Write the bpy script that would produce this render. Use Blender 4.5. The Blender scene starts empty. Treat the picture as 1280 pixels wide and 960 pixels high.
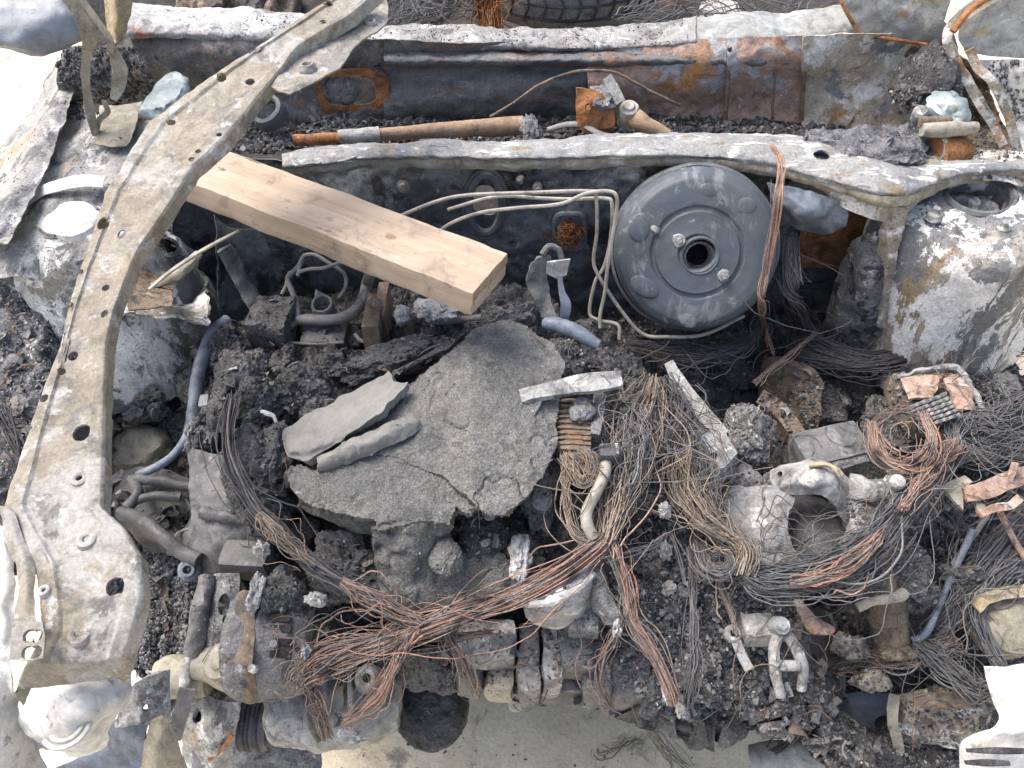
import bpy, bmesh, math, random
import numpy as np
from mathutils import Vector, Matrix

# ------------------------------------------------------------------ camera, sky, sun, exposure
scene = bpy.context.scene
COL = scene.collection
CAM = np.array([0.0, 0.0, 1.5]); PITCH = math.radians(48.0); FPX = 967.0
cam_d = bpy.data.cameras.new('camera'); cam_o = bpy.data.objects.new('camera', cam_d); COL.objects.link(cam_o)
cam_o.location = CAM; cam_o.rotation_euler = (math.radians(90) - PITCH, 0, 0)
cam_d.sensor_width = 36.0; cam_d.lens = 36.0 * FPX / 1280.0; cam_d.clip_start = 0.02; cam_d.clip_end = 2000
scene.camera = cam_o
SUN_EL, SUN_AZ = math.radians(58), math.radians(-62)     # azimuth measured from +Y towards +X
world = bpy.data.worlds.new('World'); scene.world = world; world.use_nodes = True
wn = world.node_tree.nodes; wl_ = world.node_tree.links
sky = wn.new('ShaderNodeTexSky'); sky.sky_type = 'NISHITA'; sky.sun_disc = False
sky.sun_elevation = SUN_EL; sky.sun_rotation = SUN_AZ
sky.air_density = 1.0; sky.dust_density = 6.0; sky.ozone_density = 1.0; sky.altitude = 0
bg = wn['Background']; bg.inputs['Strength'].default_value = 0.15
hsv = wn.new('ShaderNodeHueSaturation'); hsv.inputs['Saturation'].default_value = 0.92      # thin white overcast
wl_.new(sky.outputs[0], hsv.inputs['Color']); wl_.new(hsv.outputs[0], bg.inputs[0])
sun_d = bpy.data.lights.new('sun', 'SUN'); sun_d.energy = 1.3; sun_d.angle = math.radians(35); sun_d.color = (1.0, 0.97, 0.93)
sun_o = bpy.data.objects.new('sun', sun_d); COL.objects.link(sun_o)
sd = Vector((math.sin(SUN_AZ) * math.cos(SUN_EL), math.cos(SUN_AZ) * math.cos(SUN_EL), math.sin(SUN_EL)))
sun_o.rotation_euler = sd.to_track_quat('Z', 'Y').to_euler(); sun_o.location = (-2, 1, 4)
vs = scene.view_settings
vs.view_transform = 'Standard'; vs.look = 'None'; vs.gamma = 1.0; vs.use_curve_mapping = False
vs.exposure = 1.25
scene.render.engine = 'CYCLES'
scene.cycles.max_bounces = 5; scene.cycles.diffuse_bounces = 4; scene.cycles.glossy_bounces = 2
random.seed(7); RNG = np.random.default_rng(7)

# ------------------------------------------------------------------ helpers: pixel of the photograph -> point of the place
FWD = np.array([0, math.cos(PITCH), -math.sin(PITCH)]); UP = np.array([0, math.sin(PITCH), math.cos(PITCH)])
def ray(px, py): return FWD + np.array([(px - 640) / FPX, 0, 0]) - (py - 480) / FPX * UP
def P(px, py, z):
    r = ray(px, py); return CAM + r * ((z - CAM[2]) / r[2])
def Y(px, py, y):
    r = ray(px, py); return CAM + r * ((y - CAM[1]) / r[1])
def mpp(px, py, z):
    return (P(px, py, z) - CAM) @ FWD / FPX            # metres per photo pixel at that place
def fs(py): return math.sin(PITCH + math.atan((py - 480) / FPX))   # foreshortening of a level surface there
def pt(p): return p if isinstance(p, np.ndarray) else P(*p)
def proj(V):
    d = V - CAM; w = d @ FWD
    return np.stack([640 + FPX * d[:, 0] / w, 480 - FPX * (d @ UP) / w], 1)

# ------------------------------------------------------------------ noise
def _hash(i, j, k, s):
    h = (i * 374761393 + j * 668265263 + k * 2147483647 + s * 1274126177) & 0xffffffff
    h = ((h ^ (h >> 13)) * 1274126177) & 0xffffffff
    h = ((h ^ (h >> 16)) * 2246822519) & 0xffffffff
    return ((h ^ (h >> 15)) & 0xffff) / 32767.5 - 1.0
def vnoise(p, s=0):
    i = np.floor(p).astype(np.int64); f = p - i; f = f * f * f * (f * (f * 6 - 15) + 10); o = 0
    for a in (0, 1):
        for b in (0, 1):
            for c in (0, 1):
                w = (f[:, 0] if a else 1 - f[:, 0]) * (f[:, 1] if b else 1 - f[:, 1]) * (f[:, 2] if c else 1 - f[:, 2])
                o = o + w * _hash(i[:, 0] + a, i[:, 1] + b, i[:, 2] + c, s)
    return o
def fbm(p, freq, oct=4, s=0, gain=.5):
    o = 0; a = 1.0; q = p * freq
    for k in range(oct):
        o = o + a * vnoise(q + 17.3 * k, s + k * 11); q = q * 2.03; a *= gain
    return o
def smooth(a, b, x):
    t = np.clip((x - a) / (b - a), 0, 1); return t * t * (3 - 2 * t)

# ------------------------------------------------------------------ objects
WLOC = {}
def _props(o, label, cat, group, kind):
    if label: o['label'] = label
    if cat: o['category'] = cat
    if group: o['group'] = group
    if kind: o['kind'] = kind
def thing(name, label, cat, loc, group=None):
    o = bpy.data.objects.new(name, None); COL.objects.link(o); o.empty_display_size = .02
    c = np.array(pt(loc), float); o.location = c; WLOC[o] = c; _props(o, label, cat, group, None); return o
def add(name, VF, mat, parent=None, label=None, cat=None, group=None, kind=None, smooth_=True, sharp=40, tint=None):
    V, F = VF; V = np.asarray(V, float)
    c = np.array([(V[:, 0].min() + V[:, 0].max()) / 2, (V[:, 1].min() + V[:, 1].max()) / 2, V[:, 2].min()])
    me = bpy.data.meshes.new(name)
    if isinstance(F, list): me.from_pydata((V - c).tolist(), [], F)
    else:
        k = F.shape[1]; me.vertices.add(len(V)); me.vertices.foreach_set('co', (V - c).astype(np.float32).ravel())
        me.loops.add(F.size); me.loops.foreach_set('vertex_index', F.astype(np.int32).ravel())
        me.polygons.add(len(F)); me.polygons.foreach_set('loop_start', np.arange(0, F.size, k, dtype=np.int32)); me.polygons.foreach_set('loop_total', np.full(len(F), k, np.int32)); me.update(calc_edges=True)
    me.polygons.foreach_set('use_smooth', [smooth_] * len(me.polygons))
    if smooth_ and sharp: me.set_sharp_from_angle(angle=math.radians(sharp))
    if tint is not None:
        at = me.attributes.new('tint', 'FLOAT', 'POINT'); at.data.foreach_set('value', np.asarray(tint, np.float32))
    me.materials.append(mat); me.update()
    o = bpy.data.objects.new(name, me); COL.objects.link(o)
    o.location = c - (WLOC[parent] if parent is not None else 0); WLOC[o] = c
    if parent is not None: o.parent = parent
    _props(o, label, cat, group, kind); return o
def join(*vfs):
    Vs, Fs, n = [], [], 0
    for V, F in vfs:
        Vs.append(np.asarray(V, float)); Fs += [[i + n for i in f] for f in (F if isinstance(F, list) else F.tolist())]; n += len(V)
    return np.concatenate(Vs), Fs

# ------------------------------------------------------------------ shapes
def cr(C, n, lin=False):
    C = np.asarray(C, float); K = len(C); t = np.linspace(0, K - 1, n); i = np.minimum(t.astype(int), K - 2)
    f = (t - i).reshape((-1,) + (1,) * (C.ndim - 1))
    p1, p2 = C[i], C[i + 1]
    if lin or K < 3: return p1 + (p2 - p1) * f
    p0 = np.where((i > 0).reshape(f.shape), C[np.maximum(i - 1, 0)], 2 * p1 - p2)
    p3 = np.where((i + 2 < K).reshape(f.shape), C[np.minimum(i + 2, K - 1)], 2 * p2 - p1)
    return .5 * (2 * p1 + (p2 - p0) * f + (2 * p0 - 5 * p1 + 4 * p2 - p3) * f ** 2 + (3 * p1 - p0 - 3 * p2 + p3) * f ** 3)
def vnormals(V, F):
    F = np.asarray(F); N = np.zeros_like(V)
    fn = np.cross(V[F[:, 2]] - V[F[:, 0]], V[F[:, -1]] - V[F[:, 1]]) if F.shape[1] == 4 else np.cross(V[F[:, 1]] - V[F[:, 0]], V[F[:, 2]] - V[F[:, 0]])
    for k in range(F.shape[1]): np.add.at(N, F[:, k], fn)
    return N / (np.linalg.norm(N, axis=1, keepdims=True) + 1e-12)
def shell(V, F, thick):
    """closed sheet: front faces, back faces and rim"""
    F = np.asarray(F); N = vnormals(V, F); n = len(V); B = V - N * thick
    e = {}
    for f in F.tolist():
        for k in range(len(f)):
            a, b = f[k], f[(k + 1) % len(f)]
            if (b, a) in e: del e[(b, a)]
            else: e[(a, b)] = 1
    rim = []; RV = []; idx = {}; m = 2 * n
    def g(v, top):
        if (v, top) not in idx:
            idx[(v, top)] = m + len(RV); RV.append(V[v] if top else B[v])
        return idx[(v, top)]
    for a, b in e: rim.append([g(b, 1), g(a, 1), g(a, 0), g(b, 0)])
    allV = np.concatenate([V, B] + ([np.array(RV)] if RV else []))
    return allV, F.tolist() + (F[:, ::-1] + n).tolist() + rim
def warp(V, disp, N=None, s=0):
    for amp, freq in disp:
        d = fbm(V, freq, 4, s)
        if N is None: V = V + amp * np.stack([fbm(V, freq, 3, s + 1), fbm(V, freq, 3, s + 2), d], 1)
        else: V = V + N * (amp * d)[:, None]
        s += 5
    return V
def surf(ctrl, s=.004, thick=.0015, disp=((.0015, 40),), holes=(), linu=False, linv=False, seed=0, edge=.0015, cut=None, crack=0):
    """surface through a grid of control points (rows of points), with real holes and thickness"""
    C = np.array([[pt(p) for p in r] for r in ctrl], float)
    lu = np.linalg.norm(np.diff(C, axis=0), axis=2).sum(0).max(); lv = np.linalg.norm(np.diff(C, axis=1), axis=2).sum(1).max()
    nu = int(max(4, min(640, lu / s))) + 1; nv = int(max(4, min(320, lv / s))) + 1
    G = cr(C, nu, linu); G = cr(G.transpose(1, 0, 2), nv, linv).transpose(1, 0, 2)
    V = G.reshape(-1, 3); I = np.arange(nu * nv).reshape(nu, nv)
    F = np.stack([I[:-1, :-1], I[1:, :-1], I[1:, 1:], I[:-1, 1:]], -1).reshape(-1, 4)
    N = vnormals(V, F)
    if (N * (CAM - V)).sum() < 0: F = F[:, ::-1]; N = -N
    V = warp(V, disp, N, seed)
    if crack: V = V - N * (crack * np.exp(-(np.abs(fbm(V, 13, 4, seed + 77)) / .035) ** 2) * smooth(-.2, .3, fbm(V, 9, 2, seed + 78)))[:, None]
    if edge: V = V + edge * np.stack([fbm(V, 60, 2, seed + 31), fbm(V, 60, 2, seed + 32), 0 * V[:, 0]], 1)
    for h in holes:
        c = pt(h[0]); r = h[1]; ax = h[2] if len(h) > 2 else 1.0
        k = np.argmin(((V - c) ** 2).sum(1)); c = V[k] if len(h) < 4 else c
        D = V - c; D = D - np.outer(D @ N[k], N[k]); D = D * np.array([1, ax, 1]); d = np.linalg.norm(D, axis=1)
        near = np.linalg.norm(V - c, axis=1) < r * 3
        ins = (d < r) & near
        F = F[~ins[F].all(1)]
        push = ins & (d > 1e-6)
        V[push] = V[push] + (D[push] / d[push][:, None] * (r - d[push])[:, None]) / np.array([1, ax, 1])
    if cut is not None: F = F[~cut(V[F].mean(1))]
    used = np.unique(F); remap = -np.ones(len(V), int); remap[used] = np.arange(len(used)); V = V[used]; F = remap[F]
    return shell(V, F, thick) if thick else (V, F)
def strip(rows, prof, **kw):
    """rows: (left px,py, right px,py, z); prof: (u, dz) across"""
    ctrl = []
    for l0, l1, r0, r1, z in rows:
        a, b = P(l0, l1, z), P(r0, r1, z); ctrl.append([a + (b - a) * u + np.array([0, 0, dz]) for u, dz in prof])
    return surf(ctrl, **kw)
def frames(Pth):
    T = np.gradient(Pth, axis=0); T /= np.linalg.norm(T, axis=1, keepdims=True) + 1e-12
    n = np.cross(T[0], [0, 0, 1.]);
    if np.linalg.norm(n) < .2: n = np.cross(T[0], [1., 0, 0])
    n /= np.linalg.norm(n); Ns = [n]
    for k in range(1, len(T)):
        n = Ns[-1] - T[k] * (Ns[-1] @ T[k]); n /= np.linalg.norm(n) + 1e-12; Ns.append(n)
    Ns = np.array(Ns); return T, Ns, np.cross(T, Ns)
def tube(path, r, seg=10, s=.004, flat=1.0, disp=0, seed=0, lin=False, caps=True, ns=None):
    C = np.array([pt(p) for p in path], float); L = np.linalg.norm(np.diff(C, axis=0), axis=1).sum()
    n = ns or int(max(3, min(200, L / s))) + 1
    Pt = cr(C, n, lin); T, A, B = frames(Pt)
    R = cr(np.array(r, float)[:, None], n)[:, 0] if np.ndim(r) else np.full(n, r)
    a = np.linspace(0, 2 * math.pi, seg, endpoint=False)
    V = (Pt[:, None] + R[:, None, None] * (np.cos(a)[None, :, None] * A[:, None] + flat * np.sin(a)[None, :, None] * B[:, None])).reshape(-1, 3)
    if disp: V = warp(V, ((disp, 60),), None, seed)
    I = np.arange(n * seg).reshape(n, seg); J = np.roll(I, -1, 1)
    F = np.stack([I[:-1], J[:-1], J[1:], I[1:]], -1).reshape(-1, 4).tolist()
    if caps: F += [I[0][::-1].tolist(), I[-1].tolist()]
    return V, F
def basis(ax):
    ax = np.array(ax, float); ax /= np.linalg.norm(ax); u = np.cross(ax, [0, 0, 1.])
    if np.linalg.norm(u) < .1: u = np.cross(ax, [0, 1., 0])
    u /= np.linalg.norm(u); return u, np.cross(u, ax) * -1, ax
def lathe(c, ax, prof, seg=48, disp=(), seed=0, sub=4):
    """prof: (radius, height along axis)"""
    c = pt(c); u, v, w = basis(ax); pr = []
    for (r0, h0), (r1, h1) in zip(prof[:-1], prof[1:]):
        m = sub
        for k in range(m): pr.append((r0 + (r1 - r0) * k / m, h0 + (h1 - h0) * k / m))
    pr.append(prof[-1]); pr = np.array(pr); a = np.linspace(0, 2 * math.pi, seg, endpoint=False)
    V = c + pr[:, 0][:, None, None] * (np.cos(a)[None, :, None] * u + np.sin(a)[None, :, None] * v) + pr[:, 1][:, None, None] * w
    n = len(pr); V = V.reshape(-1, 3); I = np.arange(n * seg).reshape(n, seg); J = np.roll(I, -1, 1)
    F = np.stack([I[:-1], I[1:], J[1:], J[:-1]], -1).reshape(-1, 4)
    if disp: V = warp(V, disp, None, seed)
    F = F.tolist()
    if prof[0][0] < 1e-4: pass
    return V, F
_ICO = {}
def ico(sub):
    if sub not in _ICO:
        bm = bmesh.new(); bmesh.ops.create_icosphere(bm, subdivisions=sub, radius=1)
        _ICO[sub] = (np.array([v.co[:] for v in bm.verts]), np.array([[v.index for v in f.verts] for f in bm.faces])); bm.free()
    return _ICO[sub]
def rot(rx, ry, rz):
    return np.array(Matrix.Rotation(rz, 3, 'Z') @ Matrix.Rotation(ry, 3, 'Y') @ Matrix.Rotation(rx, 3, 'X'))
def lump(px, py, z, w, h, hz=.03, rz=0, sub=4, amp=.25, freq=1.6, seed=0, fine=.05, tilt=(0, 0), flat=None):
    """irregular solid: px-size w x h in the photograph, top near z"""
    V, F = ico(sub); d = 1 + amp * fbm(V + seed * 3.1, freq, 4, seed) + fine * fbm(V, freq * 7, 3, seed + 9)
    V = V * d[:, None]
    if flat: V[:, 2] = np.minimum(V[:, 2], flat + .06 * fbm(V, 4, 3, seed + 4))
    m = mpp(px, py, z); S = np.array([w * m / 2, h * m / fs(py) / 2, hz])
    R = rot(math.radians(tilt[0]), math.radians(tilt[1]), math.radians(rz))
    c = P(px, py, z) - np.array([0, 0, hz * .6])
    return (V * S) @ R.T + c, F
def block(px, py, z, w, h, hz, rz=0, bevel=.004, disp=((.0008, 60),), tilt=(0, 0), s=.008, seed=0):
    """bevelled box whose top face centre is at z; w x h photo pixels"""
    m = mpp(px, py, z); S = (w * m, h * m / fs(py), hz)
    return box(P(px, py, z) - np.array([0, 0, hz / 2]), S, (tilt[0], tilt[1], rz), bevel, disp, s, seed)
def box(c, S, r=(0, 0, 0), bevel=.003, disp=(), s=.01, seed=0):
    n = [int(max(2, min(40, S[k] / s))) for k in range(3)]; Vs, Fs, off = [], [], 0
    for ax in range(3):
        a, b = (ax + 1) % 3, (ax + 2) % 3
        for sg in (-1, 1):
            g = np.zeros((n[a] + 1, n[b] + 1, 3))
            g[..., a] = np.linspace(-1, 1, n[a] + 1)[:, None]; g[..., b] = np.linspace(-1, 1, n[b] + 1)[None]; g[..., ax] = sg
            I = np.arange(g[..., 0].size).reshape(n[a] + 1, n[b] + 1) + off
            f = np.stack([I[:-1, :-1], I[1:, :-1], I[1:, 1:], I[:-1, 1:]], -1).reshape(-1, 4)
            Fs.append(f if sg > 0 else f[:, ::-1]); Vs.append(g.reshape(-1, 3)); off += g[..., 0].size
    V = np.concatenate(Vs); F = np.concatenate(Fs); H = np.array(S) / 2; bevel = min(bevel, H.min() * .9)
    q = V * H; inner = np.clip(q, -(H - bevel), H - bevel); d = q - inner; L = np.linalg.norm(d, axis=1, keepdims=True)
    q = inner + np.where(L > 1e-9, d / (L + 1e-12) * bevel, 0)
    key = np.round(q * 1e6).astype(np.int64); _, fi, inv = np.unique(key, axis=0, return_index=True, return_inverse=True)
    q = q[fi]; F = inv.reshape(-1)[F]
    F = [list(dict.fromkeys(f)) for f in F.tolist()]; F = [f for f in F if len(f) > 2]
    q = q @ rot(*[math.radians(t) for t in r]).T + pt(c)
    if disp: q = warp(q, disp, None, seed)
    return q, F
def plate(pts, thick=.003, disp=((.0008, 50),), holes=(), seed=0, sm=0, sub=2):
    """flat cut plate from an outline of photo points (px,py,z)"""
    Q = np.array([pt(p) for p in pts])
    if sm: Q = cr(np.concatenate([Q, Q[:1]]), len(Q) * sm + 1)[:-1]
    bm = bmesh.new(); vs_ = [bm.verts.new(q) for q in Q]; ed = [bm.edges.new((vs_[i], vs_[(i + 1) % len(vs_)])) for i in range(len(vs_))]
    nrm = np.zeros(3)
    for i in range(len(Q)): nrm += np.cross(Q[i], Q[(i + 1) % len(Q)])
    nrm /= np.linalg.norm(nrm) + 1e-12
    for c, r in holes:
        c = pt(c); c = c - nrm * ((c - Q.mean(0)) @ nrm); u, v, _ = basis(nrm)
        hv = [bm.verts.new(c + r * (math.cos(a) * u + math.sin(a) * v)) for a in np.linspace(0, 2 * math.pi, 17)[:-1]]
        ed += [bm.edges.new((hv[i], hv[(i + 1) % 16])) for i in range(16)]
    bmesh.ops.triangle_fill(bm, use_beauty=True, edges=ed, normal=Vector(nrm))
    if sub: bmesh.ops.subdivide_edges(bm, edges=bm.edges[:], cuts=sub, use_grid_fill=True)
    bmesh.ops.triangulate(bm, faces=bm.faces[:]); bm.verts.index_update()
    V = np.array([v.co[:] for v in bm.verts]); F = np.array([[v.index for v in f.verts] for f in bm.faces]); bm.free()
    N = vnormals(V, F)
    if (N * (CAM - V)).sum() < 0: F = F[:, ::-1]
    V = warp(V, disp, vnormals(V, F), seed)
    return shell(V, F, thick)
def bar(path, w, thick=.003, disp=((.001, 50),), seed=0, side=None):
    """flat bent bar along photo points, w metres wide"""
    C = cr(np.array([pt(p) for p in path], float), max(6, len(path) * 4)); T, A, B = frames(C)
    W = cr(np.array(w, float)[:, None], len(C))[:, 0] if np.ndim(w) else np.full(len(C), w)
    S = []
    for k in range(len(C)):
        v = (CAM - C[k]); sdir = np.cross(T[k], v) if side is None else np.array(side, float) - T[k] * (np.array(side, float) @ T[k]); S.append(sdir / (np.linalg.norm(sdir) + 1e-9))
    S = np.array(S) * W[:, None] / 2
    return surf([[C[k] - S[k], C[k], C[k] + S[k]] for k in range(len(C))], s=.003, thick=thick, disp=disp, seed=seed, edge=.0008)
def wires(path, n, spread, r=.0009, M=48, wob=.5, loose=.0, seed=0, flat=.6, ends=.0, seg=5):
    """n strands following a path; spread: radius of the bundle along it; each strand keeps its own wandering lane"""
    n = int(n * 1.6); r = r * .54; spread = [q * .84 for q in spread]; loose = loose + .12; wob = wob * 1.2; ends = max(ends, .06)
    rg = np.random.default_rng(seed); C = np.array([pt(p) for p in path], float); base = cr(C, M)
    sp = cr(np.array(spread, float)[:, None], M)[:, 0]; T, A, B = frames(base)
    sd_ = np.cross(T, [0, 0, 1.]); l = np.linalg.norm(sd_, axis=1, keepdims=True); sd_ = np.where(l > .15, sd_ / (l + 1e-9), A); up_ = np.cross(sd_, T)
    t = np.linspace(0, 1, M); th = rg.uniform(0, 2 * math.pi, (n, 1)); rr = np.sqrt(rg.uniform(0, 1, (n, 1)))
    def lane(fr, s): return fbm(np.stack([(t[None] * rg.uniform(2, 5, (n, 1)) * fr + 40 * np.arange(n)[:, None]).ravel(), np.full(n * M, seed * 1.7), np.zeros(n * M)], 1), 1, 3, s).reshape(n, M)
    ox = rr * np.cos(th) + wob * (lane(1, seed) + .07 * lane(5, seed + 8)); oy = rr * np.sin(th) + wob * (lane(1, seed + 5) + .07 * lane(5, seed + 9))
    bow = np.sin(math.pi * np.clip((t[None] - rg.uniform(-.2, .5, (n, 1))) / rg.uniform(.3, .8, (n, 1)), 0, 1)) * rg.uniform(.6, 2.1, (n, 1)) * (rg.uniform(size=(n, 1)) < loose)
    ox = ox + bow * rg.choice([-1, 1], (n, 1)); oy = oy + bow * .4
    pth = base[None] + sd_[None] * (ox * sp)[..., None] + up_[None] * (oy * sp * flat)[..., None]
    a0 = rg.uniform(0, ends + 1e-6, n); a1 = 1 - rg.uniform(0, ends + 1e-6, n); x = (a0[:, None] + (a1 - a0)[:, None] * t[None]) * (M - 1)
    k = np.clip(x.astype(int), 0, M - 2); f = (x - k)[..., None]; ar = np.arange(n)[:, None]; pth = pth[ar, k] * (1 - f) + pth[ar, k + 1] * f
    T = np.gradient(pth, axis=1); T /= np.linalg.norm(T, axis=2, keepdims=True) + 1e-12
    N1 = np.cross(T, np.array([.31, .17, .93])); N1 /= np.linalg.norm(N1, axis=2, keepdims=True) + 1e-9; N2 = np.cross(T, N1)
    an = np.linspace(0, 2 * math.pi, seg, endpoint=False); R = (r * np.where(rg.uniform(size=n) < .12, rg.uniform(1.5, 2.1, n), rg.uniform(.6, 1.2, n)))[:, None, None, None]
    V = (pth[:, :, None] + R * (np.cos(an)[None, None, :, None] * N1[:, :, None] + np.sin(an)[None, None, :, None] * N2[:, :, None])).reshape(-1, 3)
    I = np.arange(n * M * seg).reshape(n, M, seg); J = np.roll(I, -1, 2)
    F = np.stack([I[:, :-1], J[:, :-1], J[:, 1:], I[:, 1:]], -1).reshape(-1, 4)
    return (V, F), np.repeat(rg.uniform(size=n), M * seg)

# ------------------------------------------------------------------ materials (procedural, in world position)
_mi = [0]
def tone(c):
    if isinstance(c[0], tuple): return tuple(tone(k) for k in c)
    L = .3 * c[0] + .55 * c[1] + .15 * c[2]
    t = np.interp(L, [0, .02, .05, .1, .2, .3, .45, .6, .75], [.008, .040, .085, .135, .195, .25, .34, .49, .70]) / max(L, 1e-4)
    return tuple(float(k * t) for k in c)
def nd(nt, t, **kw):
    n = nt.nodes.new(t)
    for k, v in kw.items():
        if k in n.inputs: n.inputs[k].default_value = v
        else: setattr(n, k, v)
    return n
def noise(nt, vec, scale, off=0, detail=6, rough=.6, dist=.3, stretch=None):
    mp = nd(nt, 'ShaderNodeMapping'); mp.inputs['Location'].default_value = (off * 1.37, off * .71, off * 2.13)
    if stretch: mp.inputs['Scale'].default_value = stretch
    nt.links.new(vec, mp.inputs[0])
    n = nd(nt, 'ShaderNodeTexNoise'); n.inputs['Scale'].default_value = scale; n.inputs['Detail'].default_value = detail
    n.inputs['Roughness'].default_value = rough; n.inputs['Distortion'].default_value = dist
    nt.links.new(mp.outputs[0], n.inputs['Vector']); return n.outputs[0]
def ramp(nt, fac, lo, hi):
    m = nd(nt, 'ShaderNodeMapRange'); m.interpolation_type = 'SMOOTHSTEP'
    m.inputs['From Min'].default_value = lo; m.inputs['From Max'].default_value = hi; nt.links.new(fac, m.inputs['Value']); return m.outputs[0]
def mixc(nt, fac, a, b, mode='MIX'):
    m = nd(nt, 'ShaderNodeMix'); m.data_type = 'RGBA'; m.blend_type = mode
    for sock, v in ((m.inputs[0], fac), (m.inputs[6], a), (m.inputs[7], b)):
        if isinstance(v, (int, float)): sock.default_value = v
        elif isinstance(v, tuple): sock.default_value = v + (1,) if len(v) == 3 else v
        else: nt.links.new(v, sock)
    return m.outputs[2]
def M(name, c1, c2, bs=25, layers=(), rough=.85, metal=0.0, bump=.5, bsc=260, bd=.0015, speck=.3, spec=.3, stretch=None, grime=.5):
    _mi[0] += 1; o = _mi[0] * 3.7
    c1, c2 = tone(c1), tone(c2); layers = [(tone(L[0]),) + tuple(L[1:]) for L in layers]
    m = bpy.data.materials.new(name); m.use_nodes = True; nt = m.node_tree; b = nt.nodes['Principled BSDF']
    g = nd(nt, 'ShaderNodeNewGeometry'); pos = g.outputs['Position']
    base = mixc(nt, ramp(nt, noise(nt, pos, bs, o, stretch=stretch), .36, .64), c1, c2)
    rsum = None
    for k, L in enumerate(layers):
        col, sc, lo, hi = L[:4]; hi = hi + (.07 if not isinstance(col[0], tuple) and col[0] > 2.0 * col[2] and col[0] > .2 else 0); st = L[4] if len(L) > 4 else stretch
        f = ramp(nt, noise(nt, pos, sc, o + 5.1 * (k + 1), detail=10, rough=.7, dist=.4, stretch=st), lo - .035, hi - .05)
        if isinstance(col[0], tuple):
            col = mixc(nt, ramp(nt, noise(nt, pos, sc * 4, o + 9 * k + 2), .4, .6), col[0], col[1])
        base = mixc(nt, f, base, col)
    if grime:
        gf = ramp(nt, noise(nt, pos, 48, o + 11, detail=12, rough=.75, dist=.8), .42, .66); gm = nd(nt, 'ShaderNodeMath'); gm.operation = 'MULTIPLY'; gm.inputs[1].default_value = grime; nt.links.new(gf, gm.inputs[0])
        base = mixc(nt, gm.outputs[0], base, mixc(nt, 1.0, base, (.36, .33, .30), 'MULTIPLY'))
        gf = ramp(nt, noise(nt, pos, 130, o + 13, detail=6, rough=.7), .60, .66); gm = nd(nt, 'ShaderNodeMath'); gm.operation = 'MULTIPLY'; gm.inputs[1].default_value = grime * .3; nt.links.new(gf, gm.inputs[0])
        base = mixc(nt, gm.outputs[0], base, mixc(nt, .55, base, (.62, .61, .59)))
    if speck:
        sp = noise(nt, pos, bsc * 1.3, o + 1.9, detail=3, rough=.7)
        mr = nd(nt, 'ShaderNodeMapRange'); mr.inputs['From Min'].default_value = .3; mr.inputs['From Max'].default_value = .7
        mr.inputs['To Min'].default_value = 1 - speck; mr.inputs['To Max'].default_value = 1 + speck; nt.links.new(sp, mr.inputs['Value'])
        cb = nd(nt, 'ShaderNodeCombineColor')
        for i in range(3): nt.links.new(mr.outputs[0], cb.inputs[i])
        base = mixc(nt, 1.0, base, cb.outputs[0], 'MULTIPLY')
    nt.links.new(base, b.inputs['Base Color'])
    b.inputs['Metallic'].default_value = metal; b.inputs['Specular IOR Level'].default_value = spec
    rr = nd(nt, 'ShaderNodeMapRange'); rr.inputs['From Min'].default_value = .3; rr.inputs['From Max'].default_value = .7
    rr.inputs['To Min'].default_value = max(.05, rough - .18); rr.inputs['To Max'].default_value = min(1, rough + .15)
    nt.links.new(noise(nt, pos, bs * 2.2, o + 7), rr.inputs['Value']); nt.links.new(rr.outputs[0], b.inputs['Roughness'])
    bp = nd(nt, 'ShaderNodeBump'); bp.inputs['Strength'].default_value = bump; bp.inputs['Distance'].default_value = bd
    nt.links.new(noise(nt, pos, bsc, o + 4, detail=5, rough=.7), bp.inputs['Height'])
    bp2 = nd(nt, 'ShaderNodeBump'); bp2.inputs['Strength'].default_value = bump * .8; bp2.inputs['Distance'].default_value = bd * 4
    nt.links.new(noise(nt, pos, bsc / 5, o + 6, detail=5), bp2.inputs['Height']); nt.links.new(bp2.outputs[0], bp.inputs['Normal'])
    nt.links.new(bp.outputs[0], b.inputs['Normal'])
    return m
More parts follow.
